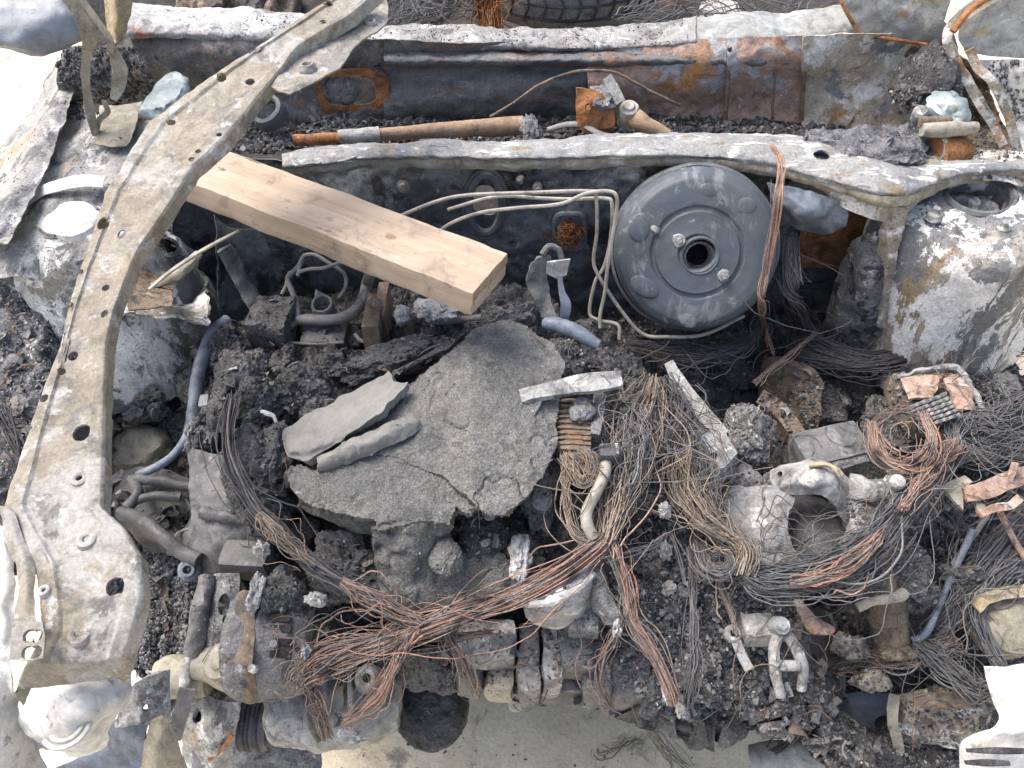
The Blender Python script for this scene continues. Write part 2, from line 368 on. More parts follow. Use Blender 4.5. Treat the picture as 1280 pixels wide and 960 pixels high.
def palette(name, cols, rough=.8, soot=.5, metal=0.0, sootcol=(.03, .03, .033), bsc=300, ash=None, bump=.3):
    """colour picked by each piece's own random number; soot in patches"""
    _mi[0] += 1; o = _mi[0] * 3.7
    m = bpy.data.materials.new(name); m.use_nodes = True; nt = m.node_tree; b = nt.nodes['Principled BSDF']
    at = nd(nt, 'ShaderNodeAttribute'); at.attribute_name = 'tint'
    cr_ = nd(nt, 'ShaderNodeValToRGB'); cr_.color_ramp.interpolation = 'LINEAR'; el = cr_.color_ramp.elements
    while len(el) < len(cols): el.new(.5)
    for k, (p, c) in enumerate(cols): el[k].position = p; el[k].color = tone(c) + (1,)
    nt.links.new(at.outputs['Fac'], cr_.inputs[0]); pos = nd(nt, 'ShaderNodeNewGeometry').outputs['Position']
    base = cr_.outputs[0]
    if soot: base = mixc(nt, ramp(nt, noise(nt, pos, 22, o, detail=5), .62 - .25 * soot, .78 - .25 * soot), base, sootcol)
    if ash: base = mixc(nt, ramp(nt, noise(nt, pos, 60, o + 3, detail=8, rough=.7), ash[1], ash[1] + .06), base, ash[0])
    sp = noise(nt, pos, bsc, o + 1, detail=3, rough=.7); base = mixc(nt, ramp(nt, sp, .25, .75), mixc(nt, .5, base, (.0, .0, .0)), base)
    nt.links.new(base, b.inputs['Base Color']); b.inputs['Roughness'].default_value = rough; b.inputs['Metallic'].default_value = metal
    b.inputs['Specular IOR Level'].default_value = .3
    bp = nd(nt, 'ShaderNodeBump'); bp.inputs['Strength'].default_value = bump; bp.inputs['Distance'].default_value = .001
    nt.links.new(noise(nt, pos, bsc, o + 2), bp.inputs['Height']); nt.links.new(bp.outputs[0], b.inputs['Normal'])
    return m
SOOT = (.022, .022, .024); CHAR = (.045, .046, .05); GREY = (.17, .17, .17); ASH = (.42, .42, .42); WHITE = (.68, .68, .66)
TAN = (.33, .29, .23); DUST = (.27, .25, .215); OR = (.42, .16, .045); BROWN = (.12, .07, .04); PINK = (.30, .185, .14); SLATE = (.055, .068, .082); BLUE = (.15, .18, .22)
m_beam = M('scorched_beam_steel', (.28, .253, .205), (.22, .196, .155), 9, [((.38, .37, .345), 10, .55, .62), ((.25, .185, .115), 9, .57, .68), ((.13, .125, .115), 24, .59, .66), ((.46, .455, .44), 40, .62, .66)], rough=.65, bump=.45, speck=.22, bd=.0009, grime=.6)
m_flange = M('dusty_flange_steel', (.24, .23, .21), (.34, .32, .28), 30, [((.13, .125, .12), 40, .57, .66), ((.46, .45, .43), 34, .58, .66)], rough=.8, bump=.6, speck=.25)
m_lip = M('grey_scaled_steel', (.22, .23, .24), (.33, .33, .32), 22, [(WHITE, 40, .60, .66), ((.22, .17, .11), 24, .60, .68), ((.10, .10, .11), 30, .62, .68)], rough=.75, bump=.45, stretch=(.5, 1.5, 1))
m_cowlw = M('ash_white_steel', (.40, .41, .42), (.56, .56, .56), 24, [((.16, .165, .175), 40, .60, .66), (OR, 18, .60, .66), (WHITE, 30, .56, .66)], rough=.85, bump=.7)
m_cowlg = M('ash_grey_cowl_steel', (.24, .24, .24), (.38, .38, .37), 20, [((.10, .10, .105), 36, .58, .64), (WHITE, 34, .60, .68), ((.30, .17, .08), 20, .62, .72)], rough=.85, bump=.7)
m_dark = M('soot_dark_steel', (.09, .09, .09), (.15, .145, .14), 20, [((.36, .17, .07), 14, .57, .65, (.6, 1, 1.6)), ((.28, .275, .265), 24, .56, .64), (SOOT, 26, .6, .68)], rough=.8, bump=.6)
m_slatew = M('slate_cowl_steel', (.075, .08, .086), (.14, .14, .14), 14, [((.24, .235, .225), 22, .56, .66), (OR, 20, .61, .67), ((.22, .14, .10), 18, .58, .7)], rough=.7, bump=.5, stretch=(.5, 1, 1.6))
m_rusty = M('pink_rust_steel', (.58, .40, .32), (.44, .31, .25), 18, [((.60, .30, .10), 12, .57, .65), ((.52, .53, .54), 16, .57, .62), ((.14, .13, .12), 26, .62, .70), (WHITE, 40, .66, .70)], rough=.85, bump=.6)
m_corner = M('flaked_corner_steel', (.46, .42, .34), (.32, .29, .24), 24, [((.70, .69, .66), 22, .53, .59), ((.40, .20, .08), 16, .58, .65), ((.13, .125, .12), 30, .62, .69)], rough=.85, bump=.7)
m_cornerw = M('brightened_cowl_end_steel', (.62, .56, .46), (.46, .41, .34), 24, [((.74, .73, .70), 20, .54, .60), ((.50, .26, .10), 14, .59, .65), ((.26, .28, .30), 12, .59, .64), ((.12, .11, .10), 32, .62, .69)], rough=.85, bump=.6)  # brighter copy of the corner steel, offsets the dim light on the wall
m_castd = M('black_cast_metal', (.028, .029, .031), (.055, .055, .057), 20, [((.12, .12, .12), 28, .62, .72)], rough=.6, bump=.4, spec=.4, speck=.2)
m_plenum = M('plenum_soot', (.035, .036, .04), (.075, .075, .08), 40, [((.16, .16, .165), 60, .6, .68)], bump=1.0, bd=.003)
m_fire = M('oily_blue_black_firewall', (.045, .05, .057), (.10, .112, .125), 12, [((.19, .21, .23), 22, .56, .64), ((.012, .012, .013), 14, .56, .66), ((.25, .25, .25), 55, .66, .71)], rough=.5, bump=.35, spec=.5)
m_tower = M('burnt_white_tower_paint', (.42, .40, .36), (.32, .30, .265), 7, [((.33, .26, .17), 5, .535, .57, (1, 1, .5)), ((.16, .165, .17), 6.5, .53, .57, (1.3, 1.3, .3)), ((.72, .72, .71), 9, .545, .565, (1, 1, .45)), ((.72, .72, .71), 26, .60, .64, (1, 1, .5)), ((.08, .08, .085), 14, .62, .68, (2.2, 2.2, .25))], rough=.75, bump=.45, grime=.5)
m_towerl = M('burnt_grey_tower_paint', (.44, .435, .42), (.58, .575, .56), 12, [((.27, .26, .23), 14, .56, .60), ((.74, .74, .73), 14, .53, .57), ((.13, .13, .135), 7, .55, .60, (1, 1, .6)), ((.10, .10, .105), 22, .61, .66), ((.30, .24, .13), 14, .62, .70)], rough=.8, bump=.5)
m_fender = M('burnt_fender_steel', (.25, .26, .265), (.38, .375, .35), 20, [((.58, .58, .56), 22, .57, .63), ((.38, .25, .12), 16, .58, .65), ((.09, .09, .095), 24, .58, .64)], rough=.75, bump=.45, stretch=(1.4, .6, 1))
m_inner = M('ash_covered_inner_panel', (.12, .12, .13), (.24, .24, .245), 30, [(WHITE, 50, .62, .67), (SOOT, 30, .55, .64), ((.20, .15, .10), 22, .62, .7)], rough=.9, bump=1.0, bd=.003, speck=.45)
m_white = M('bleached_white_steel', (.70, .70, .68), (.56, .56, .54), 20, [((.35, .34, .31), 45, .62, .69), ((.45, .40, .30), 14, .64, .72)], rough=.7, bump=.35, speck=.1, grime=0.5)
m_pale = M('pale_grey_steel', (.40, .42, .42), (.30, .31, .30), 16, [((.55, .55, .53), 22, .58, .68), ((.33, .27, .17), 14, .60, .68)], rough=.65, bump=.3, speck=.12, grime=0.7)
m_tanp = M('tan_bare_steel', (.36, .33, .26), (.28, .255, .20), 12, [((.45, .44, .40), 20, .58, .66), ((.18, .16, .13), 24, .62, .70), ((.30, .17, .07), 16, .65, .72)], rough=.7, bump=.35, speck=.15, grime=0.7)
m_yel = M('yellow_tan_steel', (.42, .34, .21), (.48, .41, .29), 14, [((.30, .17, .08), 30, .62, .7)], rough=.75, bump=.3, grime=0.7)
m_bluep = M('blue_grey_panel_paint', (.09, .11, .14), (.17, .20, .24), 10, [((.40, .42, .45), 12, .62, .75), ((.05, .055, .065), 14, .58, .68)], rough=.45, bump=.2, spec=.5, speck=.08)
m_boost = M('booster_blue_grey_paint', (.033, .041, .050), (.052, .062, .073), 8, [((.15, .165, .18), 15, .58, .68, (1.6, .6, .6)), ((.03, .036, .042), 20, .60, .70), ((.20, .21, .215), 30, .64, .70)], grime=.2, rough=.6, bump=.2, spec=.4, speck=.06)
m_rust = M('orange_rust', (.36, .155, .055), (.20, .095, .045), 24, [((.08, .06, .05), 30, .6, .68), ((.35, .33, .30), 34, .66, .72)], rough=.9, bump=.6, grime=0.9)
m_brown = M('brown_scale_rust', (.115, .088, .066), (.17, .132, .10), 26, [((.05, .045, .04), 26, .56, .64), ((.32, .27, .20), 34, .6, .68), ((.32, .14, .05), 22, .64, .7)], rough=.9, bump=.8, grime=0.7)
m_pink = M('salmon_oxide_steel', (.42, .26, .20), (.50, .38, .31), 20, [((.16, .12, .11), 40, .6, .68), ((.6, .58, .52), 30, .62, .68)], rough=.85, bump=.5, grime=0.9)
m_tube = M('cream_scorched_tube', (.47, .45, .40), (.38, .35, .30), 30, [((.16, .15, .14), 40, .60, .68)], rough=.55, bump=.15, speck=.1, grime=0.5)
m_tube2 = M('grey_scorched_tube', (.19, .19, .19), (.27, .26, .245), 40, [((.07, .07, .07), 40, .58, .68), ((.24, .18, .11), 30, .63, .70)], rough=.65, bump=.3, speck=.15)
m_tantube = M('tan_oxide_tube', (.36, .26, .17), (.28, .19, .13), 22, [((.14, .10, .08), 30, .58, .68), ((.42, .36, .28), 26, .58, .68)], rough=.8, bump=.35, speck=.15)
m_bluehose = M('blue_grey_hose', (.13, .155, .20), (.19, .215, .26), 30, [((.06, .065, .075), 30, .58, .68)], rough=.55, bump=.3, speck=.12, grime=0.7)
m_slab = M('grey_granular_char', (.125, .127, .124), (.18, .18, .174), 10, [((.24, .238, .226), 9, .54, .66), ((.085, .087, .087), 18, .57, .67), ((.5, .5, .49), 120, .67, .72)], rough=.95, bump=1.0, bsc=420, bd=.0022, speck=.5, spec=.15)
m_slabs = M('smooth_grey_char', (.20, .197, .186), (.235, .23, .216), 20, [((.15, .149, .145), 22, .58, .68)], grime=.2, rough=.9, bump=.35, bsc=420, bd=.001, speck=.14, spec=.15)
m_char = M('black_crumbly_char', (.075, .076, .078), (.125, .125, .125), 26, [((.15, .15, .15), 40, .57, .68), ((.02, .02, .021), 30, .57, .66)], rough=.95, bump=1.0, bsc=330, bd=.003, speck=.5, spec=.2)
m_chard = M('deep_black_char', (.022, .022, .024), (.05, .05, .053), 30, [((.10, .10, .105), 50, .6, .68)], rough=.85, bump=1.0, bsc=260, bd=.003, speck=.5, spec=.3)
m_crust = M('sooty_bay_crust', (.05, .05, .052), (.12, .12, .12), 34, [((.17, .17, .175), 60, .58, .67), ((.26, .26, .265), 26, .60, .68), ((.45, .45, .45), 110, .70, .73)], rough=.9, bump=1.0, bsc=300, bd=.004, speck=.5, spec=.25)
m_cast = M('dark_cast_metal', (.06, .062, .066), (.11, .11, .112), 20, [((.22, .22, .22), 28, .60, .70), ((.035, .035, .038), 26, .58, .67)], rough=.6, bump=.4, spec=.4, speck=.2)
m_castl = M('ash_cast_aluminium', (.30, .31, .315), (.42, .42, .41), 24, [((.12, .125, .13), 30, .57, .66), ((.62, .62, .61), 40, .60, .67), ((.33, .26, .16), 22, .66, .72)], rough=.7, bump=.55, speck=.2, grime=0.85)
m_castp = M('pale_cast_aluminium', (.44, .45, .45), (.32, .33, .335), 20, [((.68, .68, .67), 30, .57, .66), ((.20, .20, .21), 34, .61, .68)], rough=.6, bump=.4, speck=.14, grime=0.7)
m_beige = M('beige_oxide_metal', (.42, .395, .32), (.34, .32, .265), 16, [((.50, .49, .44), 24, .58, .68), ((.22, .21, .19), 30, .62, .70)], rough=.65, bump=.25, speck=.12, grime=0.7)
m_cloth = M('charred_fibre_mat', (.15, .155, .17), (.24, .245, .255), 60, [((.06, .06, .065), 70, .55, .63), ((.36, .36, .37), 90, .60, .68)], rough=.95, bump=1.0, bsc=420, bd=.003, speck=.5)
m_glass = M('melted_glass_lump', (.24, .30, .31), (.36, .42, .42), 24, [((.5, .54, .53), 40, .6, .68), ((.12, .15, .16), 30, .6, .68)], rough=.4, bump=.3, spec=.5, speck=.1)
m_ring = M('dark_grommet', (.06, .066, .075), (.10, .108, .115), 30, [((.2, .2, .2), 60, .62, .70)], rough=.6, bump=.3, speck=.15)
m_ash = M('white_ash', (.66, .66, .65), (.50, .50, .50), 60, [((.28, .28, .28), 90, .58, .66)], rough=.95, bump=1.0, bsc=400, bd=.002, speck=.25)
m_ashg = M('grey_ash', (.20, .205, .21), (.32, .325, .33), 50, [((.08, .08, .085), 60, .56, .65), ((.6, .6, .6), 80, .62, .68)], rough=.95, bump=1.0, bsc=360, bd=.003, speck=.4)
m_ground = M('pale_dusty_ground', (.74, .645, .46), (.80, .715, .54), 7, [((.36, .33, .26), 14, .57, .70), ((.20, .18, .15), 90, .69, .74), ((.72, .68, .57), 22, .6, .7)], rough=.95, grime=.15, bump=.4, bsc=160, bd=.002, speck=.14)
m_belt = M('black_ribbed_rubber', (.035, .036, .04), (.06, .06, .065), 40, [((.14, .13, .14), 60, .62, .7)], rough=.7, bump=.2, speck=.2)
m_tyre = M('grey_burnt_tyre', (.14, .14, .14), (.22, .22, .215), 20, [((.06, .06, .062), 24, .58, .66)], rough=.9, bump=.5)
m_cabin = M('soot_and_shade_black', (.012, .012, .012), (.03, .028, .027), 20, [((.08, .05, .04), 14, .62, .7)], rough=.95, bump=.8)  # near-black soot also stands in for the roof shade the cabin lacks
m_copper = palette('copper_wire', [(0, (.44, .24, .17)), (.3, (.54, .33, .26)), (.5, (.26, .22, .20)), (.65, (.46, .36, .31)), (.85, (.15, .145, .14)), (1, (.50, .27, .16))], rough=.5, soot=.38, metal=.15)
m_copper2 = palette('grey_copper_wire', [(0, (.30, .19, .14)), (.25, (.14, .135, .13)), (.5, (.35, .22, .17)), (.7, (.12, .12, .125)), (.85, (.26, .25, .24)), (1, (.40, .28, .18))], rough=.55, soot=.1, metal=.1)
m_ochre = palette('ochre_copper_wire', [(0, (.40, .31, .21)), (.25, (.33, .30, .25)), (.45, (.46, .34, .27)), (.6, (.20, .19, .18)), (.8, (.46, .33, .22)), (1, (.15, .145, .14))], rough=.5, soot=.25, metal=.15)
m_gwire = palette('sooty_grey_wire', [(0, (.07, .073, .08)), (.3, (.16, .165, .175)), (.5, (.05, .05, .053)), (.7, (.24, .245, .25)), (.85, (.10, .10, .105)), (1, (.20, .16, .14))], rough=.6, soot=.2)
m_bwire = palette('black_wire', [(0, (.03, .03, .033)), (.4, (.07, .07, .075)), (.7, (.04, .04, .042)), (.9, (.13, .12, .12)), (1, (.20, .13, .10))], rough=.6, soot=.2)
m_debris = palette('charred_crumbs', [(0, (.03, .03, .032)), (.3, (.075, .075, .078)), (.55, (.14, .138, .135)), (.78, (.25, .245, .24)), (.95, (.30, .30, .30)), (1, (.6, .6, .6))], rough=.85, soot=.15, bsc=500, bump=.6)
m_debrisd = palette('black_crumbs', [(0, (.02, .02, .021)), (.45, (.055, .055, .057)), (.75, (.115, .115, .115)), (.93, (.22, .22, .22)), (1, (.5, .5, .5))], rough=.8, soot=.2, bsc=500, bump=.6)
m_debrisg = palette('grey_ash_crumbs', [(0, (.05, .05, .053)), (.25, (.13, .13, .135)), (.5, (.24, .245, .25)), (.75, (.38, .385, .39)), (.94, (.44, .44, .44)), (1, (.75, .75, .74))], rough=.9, soot=.1, bsc=500, bump=.6)

def wood_material(ENDX):
    m = bpy.data.materials.new('pine_wood'); m.use_nodes = True; nt = m.node_tree; b = nt.nodes['Principled BSDF']
    tc = nd(nt, 'ShaderNodeTexCoord'); ob = tc.outputs['Object']          # x runs along the timber
    gr = noise(nt, ob, 60, 1, detail=8, rough=.65, dist=.6, stretch=(.05, 1, 1)); gr2 = noise(nt, ob, 260, 2, detail=4, stretch=(.03, 1, 1)); big = noise(nt, ob, 14, 3, stretch=(.5, 1, 1))
    c = mixc(nt, ramp(nt, gr, .35, .65), (.33, .262, .20), (.39, .315, .243)); c = mixc(nt, ramp(nt, gr2, .54, .70), c, (.30, .225, .16))
    c = mixc(nt, ramp(nt, big, .52, .72), c, (.44, .365, .295)); c = mixc(nt, ramp(nt, noise(nt, ob, 30, 8), .61, .72), c, (.27, .21, .16))
    for kx, ky, r in ((.083, -.003, .0075), (.055, .012, .004), (.005, -.012, .006), (-.03, .014, .007), (-.06, -.008, .005), (.125, -.016, .003), (-.10, .01, .005)):
        vm = nd(nt, 'ShaderNodeVectorMath'); vm.operation = 'SUBTRACT'; vm.inputs[1].default_value = (kx, ky, .02); nt.links.new(ob, vm.inputs[0])
        mp = nd(nt, 'ShaderNodeMapping'); mp.inputs['Scale'].default_value = (.7, 1, .6); nt.links.new(vm.outputs[0], mp.inputs[0])
        ln = nd(nt, 'ShaderNodeVectorMath'); ln.operation = 'LENGTH'; nt.links.new(mp.outputs[0], ln.inputs[0])
        ad = nd(nt, 'ShaderNodeMath'); ad.operation = 'MULTIPLY_ADD'; ad.inputs[1].default_value = .012; nt.links.new(noise(nt, ob, 200, kx * 50), ad.inputs[0]); nt.links.new(ln.outputs['Value'], ad.inputs[2])
        f = ramp(nt, ad.outputs[0], .006 + r, .006 + r * .3); mm = nd(nt, 'ShaderNodeMath'); mm.operation = 'MULTIPLY'; mm.inputs[1].default_value = .9 if r > .007 else .5; nt.links.new(f, mm.inputs[0])
        c = mixc(nt, mm.outputs[0], c, (.20, .135, .085))
    c = mixc(nt, ramp(nt, noise(nt, ob, 22, 15, detail=10, rough=.7), .50, .72), c, (.19, .155, .125)); c = mixc(nt, ramp(nt, noise(nt, ob, 90, 17, detail=6, stretch=(.25, 1, 1)), .62, .68), c, (.15, .12, .095))
    sx = nd(nt, 'ShaderNodeSeparateXYZ'); nt.links.new(ob, sx.inputs[0]); c = mixc(nt, ramp(nt, sx.outputs[0], ENDX - .003, ENDX - .0005), c, mixc(nt, ramp(nt, noise(nt, ob, 240, 19, detail=5), .35, .65), (.17, .125, .085), (.33, .255, .18)))
    nt.links.new(c, b.inputs['Base Color']); b.inputs['Roughness'].default_value = .8; b.inputs['Specular IOR Level'].default_value = .2
    bp = nd(nt, 'ShaderNodeBump'); bp.inputs['Strength'].default_value = .35; bp.inputs['Distance'].default_value = .001
    nt.links.new(gr2, bp.inputs['Height']); nt.links.new(bp.outputs[0], b.inputs['Normal']); return m

# ------------------------------------------------------------------ the setting: ground
GZ = 0.2
gx = np.concatenate([-np.geomspace(600, 1.2, 24), np.linspace(-1.1, 1.1, 80), np.geomspace(1.2, 600, 24)])
gy = np.concatenate([-np.geomspace(600, .4, 24), np.linspace(-.35, 2.0, 80), np.geomspace(2.1, 600, 24)])
GX, GY = np.meshgrid(gx, gy, indexing='ij'); gv = np.stack([GX, GY, 0 * GX + GZ], -1).reshape(-1, 3)
gv[:, 2] += np.where(np.abs(gv).max(1) < 3, .006 * fbm(gv, 7, 4, 3), 0)
I = np.arange(len(gv)).reshape(GX.shape); gf = np.stack([I[:-1, :-1], I[1:, :-1], I[1:, 1:], I[:-1, 1:]], -1).reshape(-1, 4)
add('ground', (gv, gf), m_ground, kind='structure')

# ------------------------------------------------------------------ the burnt car body
body = thing('car_body', 'burnt-out car front body shell with bare scorched bay panels', 'car body', np.array([0, .8, GZ]))
def part(name, vf, mat, parent=None, **kw): return add(name, vf, mat, parent if parent is not None else body, **kw)

# cabin seen over the cowl
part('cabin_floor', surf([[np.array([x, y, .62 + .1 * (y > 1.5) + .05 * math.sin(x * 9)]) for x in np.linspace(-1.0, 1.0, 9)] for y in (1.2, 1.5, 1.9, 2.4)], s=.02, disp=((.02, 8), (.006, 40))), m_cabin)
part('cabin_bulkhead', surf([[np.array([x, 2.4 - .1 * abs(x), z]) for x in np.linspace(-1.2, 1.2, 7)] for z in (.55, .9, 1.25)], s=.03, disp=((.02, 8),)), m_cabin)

# windscreen frame rail along the top of the cowl
rail = [(135, 2, 42), (170, 6, 42), (240, 9, 43), (330, 11, 47), (410, 22, 50), (480, 29, 52), (560, 31, 58), (640, 33, 58), (700, 33, 60), (760, 30, 60), (820, 26, 57), (870, 21, 52), (950, 18, 49), (1000, 13, 48), (1045, 2, 44), (1085, -12, 42)]
def railpart(a, b, mat, seed):
    rr = [r for r in rail if a <= r[0] <= b]
    c = [[Y(x, t, 1.215) for x, t, bt in rr], [Y(x, t + .25 * (bt - t), 1.185) for x, t, bt in rr], [Y(x, t + .75 * (bt - t), 1.15) for x, t, bt in rr], [Y(x, bt, 1.14) for x, t, bt in rr], [Y(x, bt + 5, 1.145) for x, t, bt in rr]]
    return surf(c, s=.0035, disp=((.004, 14), (.0012, 90)), seed=seed)
part('cowl_rail', railpart(130, 500, m_cowlw, 1), m_cowlw, label='ash white left stretch of the windscreen rail')
part('cowl_rail', railpart(470, 880, m_cowlg, 2), m_cowlg)
part('cowl_rail', railpart(860, 1100, m_cowlg, 3), m_pale)
def wall(x0, x1, ytop, ybot, y, **kw):
    xs = np.linspace(x0, x1, 7); tt = np.linspace(0, 1, 5)
    return surf([[Y(x, np.interp(x, *ytop) + (np.interp(x, *ybot) - np.interp(x, *ytop)) * t, y + .012 * math.sin(t * 7 + x * .01)) for x in xs] for t in tt], s=.0035, **kw)
top = ([140, 330, 480, 700, 880, 1050, 1200], [38, 44, 50, 58, 50, 42, 46]); bot = ([140, 330, 480, 700, 900, 1050, 1200], [150, 150, 152, 150, 160, 172, 170])
part('cowl_wall', wall(135, 490, top, bot, 1.145, disp=((.004, 16), (.001, 80)), seed=4, holes=[(Y(437, 112, 1.145), .026, 1.0), (Y(452, 112, 1.145), .021), (Y(272, 66, 1.145), .004), (Y(268, 84, 1.145), .009)]), m_dark)
part('cowl_wall', wall(480, 745, top, bot, 1.14, disp=((.005, 12), (.001, 80)), seed=5), m_slatew)
part('cowl_wall', wall(735, 912, top, bot, 1.135, disp=((.004, 14), (.001, 80)), seed=6), m_rusty, label='pink rusted stretch of the cowl wall')
part('cowl_wall', wall(908, 1006, top, bot, 1.128, disp=((.003, 14), (.001, 80)), seed=8, holes=[(Y(960, 84, 1.128), .0045)]), m_rusty)
part('cowl_wall', wall(1002, 1165, top, bot, 1.12, disp=((.007, 12), (.001, 80)), seed=7), m_cornerw, label='flaked white and brown end of the cowl wall')
for x, s in ((910, 1), (1005, 2), (968, 3)):
    part('cowl_seam', tube([Y(x + 2, 58, 1.124), Y(x, 100, 1.122), Y(x - 3, 150, 1.118)], .0035 if s < 3 else .002, disp=.001, seed=s), m_brown)
# stamped frame round the opening in the cowl wall, with its round inner cover
fr = part('vent_frame', surf([[Y(x, y, 1.136) for x, y in q] for q in (((396, 88), (440, 86), (478, 90), (486, 110), (482, 138), (440, 148), (405, 142), (394, 112), (396, 88)), ((403, 97), (440, 96), (464, 99), (469, 112), (466, 128), (440, 132), (412, 130), (402, 112), (403, 97)))], s=.003, thick=.003, linu=True, disp=((.0015, 40),)), m_rust)
part('vent_cover', lathe(Y(428, 112, 1.15), (0, -1, .35), [(.0005, .006), (.018, .005), (.024, 0), (.025, -.01)], disp=((.001, 60),)), m_ashg, fr)
part('cowl_ledge', surf([[Y(x, 62 + .01 * (x - 640), 1.15), Y(x, 72, 1.125), Y(x, 80, 1.122), Y(x, 84, 1.14)] for x in range(480, 1010, 40)], s=.003, disp=((.003, 20), (.001, 90)), seed=11), m_slatew)
# plenum floor
part('plenum_floor', surf([[P(x, y, z) for x in np.linspace(250, 1060, 10)] for y, z in ((128, .875), (150, .868), (172, .875), (186, .90))], s=.005, disp=((.008, 25), (.003, 90)), seed=12), m_plenum)

# plenum lip across the bay, top flange + turned-down face
lip = [(352, 190, 212), (406, 183, 208), (456, 178, 201), (544, 175, 199), (640, 174, 202), (700, 171, 201), (760, 167, 199), (850, 166, 198), (950, 166, 206), (1006, 171, 221), (1050, 186, 233), (1100, 200, 246), (1140, 205, 244), (1180, 203, 226), (1230, 200, 216), (1300, 200, 215)]
lz = lambda x: -.012 * smooth(1080, 1180, np.array([float(x)]))[0]
c = [[P(x, t, .966 + lz(x)) for x, t, b in lip], [P(x, t + .2 * (b - t), .972 + lz(x)) for x, t, b in lip], [P(x, t + .8 * (b - t), .968 + lz(x)) for x, t, b in lip], [P(x, b, .960 + lz(x)) for x, t, b in lip]]
part('plenum_lip', surf(c, s=.0035, thick=.002, disp=((.003, 20), (.0008, 90)), seed=13, holes=[((1027, 195, .97), .0105), ((476, 194, .97), .003)]), m_lip)
c = [[P(x, b - 1, .961 + lz(x)) for x, t, b in lip], [P(x, b + 6, .955 + lz(x)) for x, t, b in lip], [P(x, b + 11, .948 + lz(x)) for x, t, b in lip]]
part('lip_flange', surf(c, s=.0035, disp=((.003, 22), (.001, 80)), seed=14), m_tanp)
# strut brace plate joining lip and right tower
part('brace_plate', surf([[(990, 208, .958), (1040, 216, .956), (1090, 224, .955), (1160, 226, .95)], [(1000, 222, .952), (1050, 238, .948), (1092, 248, .946), (1150, 250, .935)], [(1020, 232, .946), (1050, 255, .93), (1085, 272, .925), (1120, 280, .91)]], s=.0035, disp=((.004, 22), (.001, 80)), seed=15, holes=[((1087, 241, .95), .0095)]), m_corner)
part('plenum_shelf', surf([[(1005, 172, .955), (1080, 170, .95), (1160, 178, .945), (1290, 190, .945)], [(1010, 196, .962), (1090, 198, .955), (1160, 206, .95), (1290, 216, .945)], [(1060, 215, .955), (1110, 218, .955), (1180, 220, .945), (1290, 232, .94)]], s=.004, disp=((.005, 18), (.0015, 80)), seed=16), m_corner)

# firewall with grommet openings
xs = np.linspace(215, 1085, 13); ys = (203, 250, 300, 350, 400, 440)
part('firewall', surf([[Y(x, y, .915 + .012 * math.sin(x * .02 + y * .03)) for x in xs] for y in ys], s=.004, disp=((.008, 12), (.0015, 60)), seed=17, holes=[(Y(607, 262, .915), .020, 1.0), (Y(607, 246, .915), .018), (Y(712, 290, .915), .016)]), m_fire)
for cy, ra, ta, nm in ((1, 0, 0, 'grommet'),):
    a = np.linspace(0, 2 * math.pi, 33); q = [Y(607 + 21 * math.cos(t) * (1 if abs(math.cos(t)) < .6 else 1), 255 + 36 * math.sin(t) ** 1 * 1, .905) for t in a]
    part('grommet', tube(q, .006, seg=8, s=.003), m_ring); q = [Y(607 + 27 * math.cos(t), 255 + 42 * math.sin(t), .908) for t in a]; part('grommet', tube(q, .004, seg=8, s=.003), m_ring)
a = np.linspace(0, 2 * math.pi, 25)
q = [Y(712 + 19 * np.sign(math.cos(t)) * abs(math.cos(t)) ** .5, 289 + 22 * np.sign(math.sin(t)) * abs(math.sin(t)) ** .5, .903) for t in a]
gr = part('cable_frame', tube(q, .004, seg=8, s=.003), m_bluehose)
vf, ti = wires([Y(704, 300, .905), Y(712, 290, .902), Y(718, 276, .905)], 60, [.012, .013, .012], r=.0008, M=12, wob=1.2, seed=3, flat=1)
part('frayed_fibre', vf, m_rust, gr)
for x, y, r in ((505, 232, .009), (650, 225, .006), (548, 236, .005), (672, 236, .007)):
    part('firewall_stud', lathe(Y(x, y, .91), (0, -1, .3), [(.0005, .008), (r * .5, .008), (r * .6, .004), (r, .003), (r * 1.05, -.01)], seg=14, disp=((.0008, 90),)), m_tube2)

# right strut tower
rc = P(1225, 243, .925)
t = part('strut_tower', lathe(rc, (-.10, -.05, 1), [(.039, -.03), (.039, 0), (.043, .003), (.05, 0), (.075, -.003), (.092, -.006), (.107, -.012), (.115, -.022), (.119, -.036), (.122, -.10), (.127, -.17), (.134, -.245)], seg=110, sub=6, disp=((.004, 18), (.0012, 70)), seed=18), m_tower)
part('tower_rim', lathe(rc, (-.10, -.05, 1), [(.037, -.004), (.039, .004), (.042, .004), (.045, 0)], seg=48), m_ring, t)
part('strut_mount', lathe(rc + np.array([0, 0, -.028]), (-.1, -.05, 1), [(.0005, .018), (.007, .018), (.008, .006), (.018, .004), (.024, .010), (.03, .008), (.04, -.006)], seg=36, disp=((.0025, 60),)), m_castl, t)
for x, y in ((1170, 265), (1255, 282), (1278, 225)): part('tower_stud', lathe((x, y, .925), (-.1, 0, 1), [(.0005, .006), (.004, .006), (.0045, 0), (.009, -.002), (.01, -.01)], seg=12), m_castl, t)
